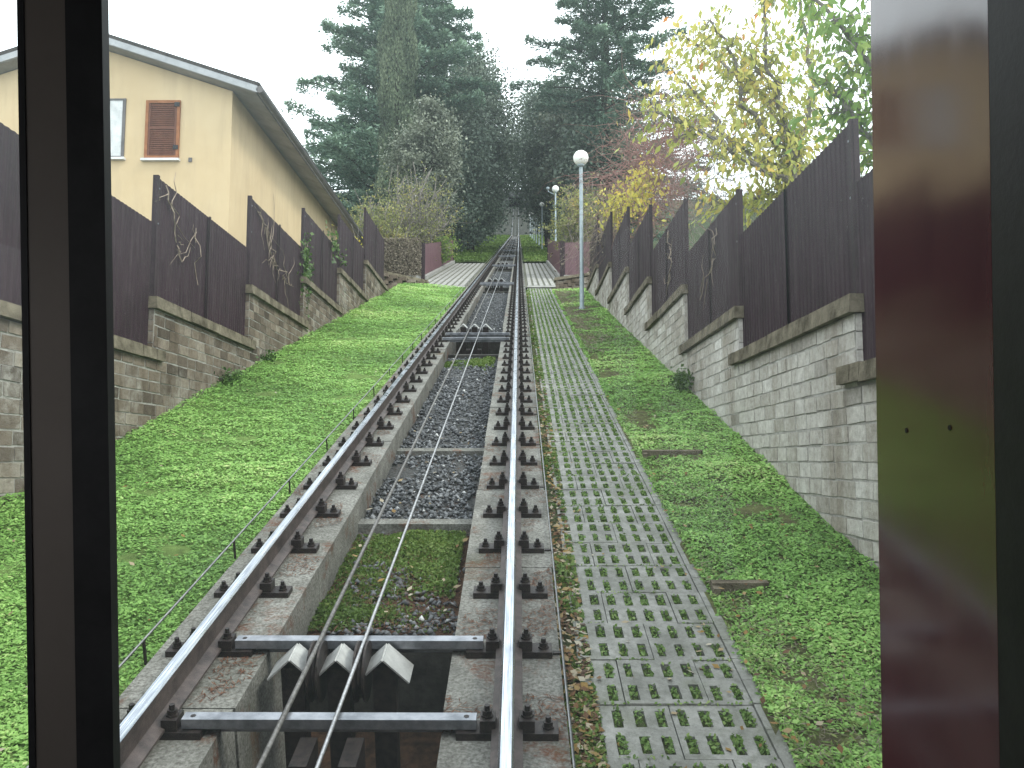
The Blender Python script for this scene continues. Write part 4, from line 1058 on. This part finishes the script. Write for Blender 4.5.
fruit_tree('tall autumn tree with yellow green leaves behind the right fence', b0,
    [[at(800,165,14.5), at(782,110,14.3), at(752,55,14)], [at(800,165,14.5), at(770,100,15), at(720,60,15.5), at(690,40,15.5)],
     [at(795,185,14.2), at(745,160,14), at(695,128,14), at(655,112,14)], [at(800,170,14.5), at(815,80,15), at(800,0,15), at(790,-60,15)],
     [at(790,180,14.6), at(730,140,15), at(700,100,16), at(672,70,16)], [at(785,120,14.4), at(765,50,14), at(770,-20,14)],
     [at(795,190,14.6), at(750,200,14.8), at(725,205,15)], [at(790,150,14.6), at(740,105,14.2), at(735,60,14), at(710,20,14)]],
    'autumn', .155, 6, 51, (.4,1.0), .50, .06)
b1 = at(905, 230, 9.5)
fruit_tree('green leaved tree close behind the near right fence panels', b1,
    [[at(890,120,9.5), at(868,60,9.5), at(835,20,9.4)], [at(900,120,9.5), at(905,30,9.5), at(880,-40,9.5)], [at(880,150,9.6), at(850,110,9.8), at(830,85,10)], [at(900,140,9.5), at(850,40,10), at(800,-20,10.2)], [at(930,120,9), at(960,20,9), at(980,-60,9)]],
    'green_leaf', .15, 5, 52, (.35,.85), .5, .045)

# dry vine stems clinging to the fences
def cling(label, X, pts2, rad, seed, leafm=None, nleaf=0, name='dry_vine', mat='twig_pale', leafsz=.06, wand=7):
    random.seed(seed); P = [onx(px, py, X) for px, py in pts2]; t = empty(name, P[0]); tag(t, label, 'vine'); mb = MB(); b = P[0]; LP = []
    for (a, c) in zip(P[:-1], P[1:]):
        for _ in range(wand):
            s = a.lerp(c, random.random()); e = s + Vector((0, random.gauss(0,.3), random.gauss(.0,.35)))
            q = [v-b for v in limb(s, e, 4, .0, 1.5)]; 
            for v in q: v.x = random.uniform(-.01,.01)
            mb.tube(q, [rad, rad*.9, rad*.7, rad*.5, rad*.3], 4, cap=False)
            for v in q:
                for _ in range(nleaf): LP.append(list(v+Vector((random.uniform(0,.05)*(1 if X<0 else -1), random.gauss(0,.09), random.gauss(0,.1)))))
        mb.tube([v-b for v in limb(a, c, 6, 0, .8)], rad*1.1, 4, cap=False)
    mb.build('stems', M[mat], t)
    if LP:
        C = np.array(LP); m = len(C); S = RNG.uniform(.6,1.4,m)*leafsz
        quads('foliage', leaves(C, rvec(m)+np.array([0,0,-.6]), rvec(m)+np.array([1.2 if X<0 else -1.2,0,.3]), S, S*.85), M[leafm], t, RNG.random(m))
    return t
FLX, FRX = XL-.02, XR+.02
cling('pale dry vine stems on the tall second panel of the left fence', FLX, [(166,185),(175,225),(182,262)], .008, 71, wand=4)
cling('thin dry vine hanging on the far half of the second left panel', FLX, [(196,228),(198,285)], .006, 72, wand=2)
cling('net of dry vine twigs over the third panel of the left fence', FLX, [(258,205),(268,232),(275,262),(290,285)], .007, 73, wand=9)
cling('green ivy at the near edge of the fourth left fence panel', FLX, [(305,242),(306,270),(308,298)], .007, 74, 'ivy', 5, 'ivy', 'twig_pale', .07, 7)
cling('green ivy trailing over the fifth left fence panel', FLX, [(333,238),(340,262)], .006, 75, 'ivy', 4, 'ivy', 'twig_pale', .08, 5)
cling('pale dry vine stems on the third panel of the right fence', FRX, [(716,228),(712,268),(700,300)], .006, 76, 'ivy', 0, wand=3)
cling('pale dry vine stems on the fourth panel of the right fence', FRX, [(668,232),(672,262),(668,285)], .008, 77, wand=4)

# plants along the foot of the walls
for i,(px,py,X,lab) in enumerate(((683,385,2.15,'dark leafy weed at the foot of the right wall'),(232,385,-3.9,'dark weed clump at the foot of the left wall'),(270,366,-3.9,'small weed clump at the left wall higher up the lawn'))):
    p = onx(px,py,X); random.seed(90+i); m = 420; C = RNG.normal(0,1,(m,3))*np.array([.07,.16,.07])+np.array([0,0,.06]); S = RNG.uniform(.03,.07,m)
    o = quads('weed_clump', leaves(C, rvec(m), rvec(m)+np.array([0,0,.8]), S, S*.7), M['ivy'], None, RNG.random(m)*.7); o.location = p; tag(o, lab, 'weed', 'weed clumps along the walls')

# ------------------------------------------------------------------ the funicular car the picture is taken from
base = CAM - UP*1.35 + RT*.0212
car = empty('funicular_car', base, (PITCH, R(-.9), YAW)); tag(car, 'funicular car seen from inside with dark window posts and maroon door jamb', 'railcar')
cz = 1.35
# right hand jamb, glossy maroon
mb = MB(); mb.box((.400, .704, .35), (.46, .930, 2.25)); o = mb.build('door_jamb', M['car_maroon'], car)
for z in (cz-.045, cz-.052):
    pass
for (y, z) in ((.86, cz-.053), (.775, cz-.046)):
    mb = MB(); mb.tube([(.401,y,z),(.3992,y,z)], .0026, 10); mb.build('screw', M['car_black'], car)
mb = MB(); mb.box((.4, .50, .35), (.46, .7035, 2.25)); mb.build('door_seal', M['car_black'], car)
mb = MB(); mb.box((.436, .9305, .35), (.46, 1.004, 2.25)); mb.build('corner_seal', M['car_black'], car)
# left mullion
mb = MB(); mb.box((-.556, .985, .35), (-.509, 1.0, 2.25)); mb.build('window_post', M['car_brown'], car)
mb = MB(); mb.box((-.5085, .983, .35), (-.466, 1.0, 2.25)); mb.build('window_seal', M['car_black'], car)
mb = MB(); mb.box((-.564, .983, .35), (-.5565, 1.0, 2.25)); mb.build('window_seal', M['car_black'], car)
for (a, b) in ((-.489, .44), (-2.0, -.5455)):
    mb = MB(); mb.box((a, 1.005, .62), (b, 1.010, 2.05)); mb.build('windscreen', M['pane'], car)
# body around the windows
mb = MB(); mb.box((-2.06, .94, -.45), (.46, 1.04, .349)); mb.box((-.489,.95,.349),(.41,1.03,.62)); mb.box((-2.0,.95,.349),(-.5635,1.03,.62)); mb.build('front_panel', M['car_red'], car)
mb = MB(); mb.box((-2.06, .94, 2.251), (.46, 1.04, 2.45)); mb.box((-.4665,.95,2.05),(.41,1.03,2.251)); mb.box((-2.0,.95,2.05),(-.5635,1.03,2.251)); mb.build('header_panel', M['car_red'], car)
mb = MB(); mb.box((-2.06, .94, .349), (-2.0, 1.04, 2.251)); mb.build('corner_post', M['car_brown'], car)
mb = MB(); mb.box((-2.06,-1.8,-.06),(.46,.939,0)); mb.build('floor', M['car_inside'], car)
mb = MB(); mb.box((-2.06,-1.8,2.38),(.46,.939,2.45)); mb.build('roof', M['car_inside'], car)
mb = MB(); mb.box((-2.06,-1.86,-.06),(.46,-1.801,2.45)); mb.build('rear_wall', M['car_inside'], car)
for (a, b) in ((-2.06,-2.0),(.40,.46)):
    mb = MB(); mb.box((a,-1.8,0.001),(b,(.549 if a > 0 else .939),.95)); mb.box((a,-1.8,1.95),(b,(.549 if a > 0 else .939),2.379))
    for y in (-1.8,-.7,.47): mb.box((a,y,.95),(b,y+.078,1.95))
    mb.build('side_wall', M['car_inside'], car)

# ------------------------------------------------------------------ world, sun, camera
w = bpy.data.worlds.new('World'); scene.world = w; w.use_nodes = True; nt = w.node_tree; nt.nodes.clear()
SUN_EL, SUN_AZ = R(46), R(112)        # azimuth measured from +y towards +x: behind the camera, to the right
out = nt.nodes.new('ShaderNodeOutputWorld'); bg = nt.nodes.new('ShaderNodeBackground')
sky = nt.nodes.new('ShaderNodeTexSky'); sky.sky_type = 'NISHITA'; sky.sun_disc = False; sky.sun_elevation = SUN_EL; sky.sun_rotation = SUN_AZ
bg.inputs['Strength'].default_value = .13
tc = nt.nodes.new('ShaderNodeTexCoord'); nz = nt.nodes.new('ShaderNodeTexNoise'); nz.inputs['Scale'].default_value = 1.6; nz.inputs['Detail'].default_value = 5
nt.links.new(tc.outputs['Generated'], nz.inputs['Vector'])
cr = nt.nodes.new('ShaderNodeValToRGB'); cr.color_ramp.elements[0].position = .25; cr.color_ramp.elements[0].color = (.62,)*3+(1,); cr.color_ramp.elements[1].position = .6; cr.color_ramp.elements[1].color = (.95,)*3+(1,)
nt.links.new(nz.outputs['Fac'], cr.inputs['Fac'])
mx = nt.nodes.new('ShaderNodeMix'); mx.data_type = 'RGBA'; mx.inputs[7].default_value = (22.5, 23.5, 24.5, 1)
nt.links.new(cr.outputs['Color'], mx.inputs['Factor']); nt.links.new(sky.outputs[0], mx.inputs[6]); nt.links.new(mx.outputs[2], bg.inputs['Color']); nt.links.new(bg.outputs[0], out.inputs['Surface'])
sd = bpy.data.lights.new('sun', 'SUN'); sd.energy = 2.2; sd.angle = R(14); sd.color = (1, .95, .86)
so = bpy.data.objects.new('sun', sd); col.objects.link(so)
d = Vector((math.sin(SUN_AZ)*math.cos(SUN_EL), math.cos(SUN_AZ)*math.cos(SUN_EL), math.sin(SUN_EL)))
so.rotation_euler = d.to_track_quat('Z', 'Y').to_euler(); so.location = (0, 0, 60)

cd = bpy.data.cameras.new('camera'); cam = bpy.data.objects.new('camera', cd); col.objects.link(cam)
cd.sensor_width = 36; cd.lens = 36*F_PX/1024; cd.clip_start = .02; cd.clip_end = 3000
cam.location = CAM; cam.rotation_euler = (math.pi/2 + PITCH, 0, YAW)
scene.camera = cam
scene.view_settings.view_transform = 'Standard'; scene.view_settings.look = 'None'; scene.view_settings.exposure = 0
scene.cycles.transparent_max_bounces = 10; scene.cycles.max_bounces = 5; scene.cycles.diffuse_bounces = 2; scene.cycles.glossy_bounces = 2; scene.cycles.transmission_bounces = 4
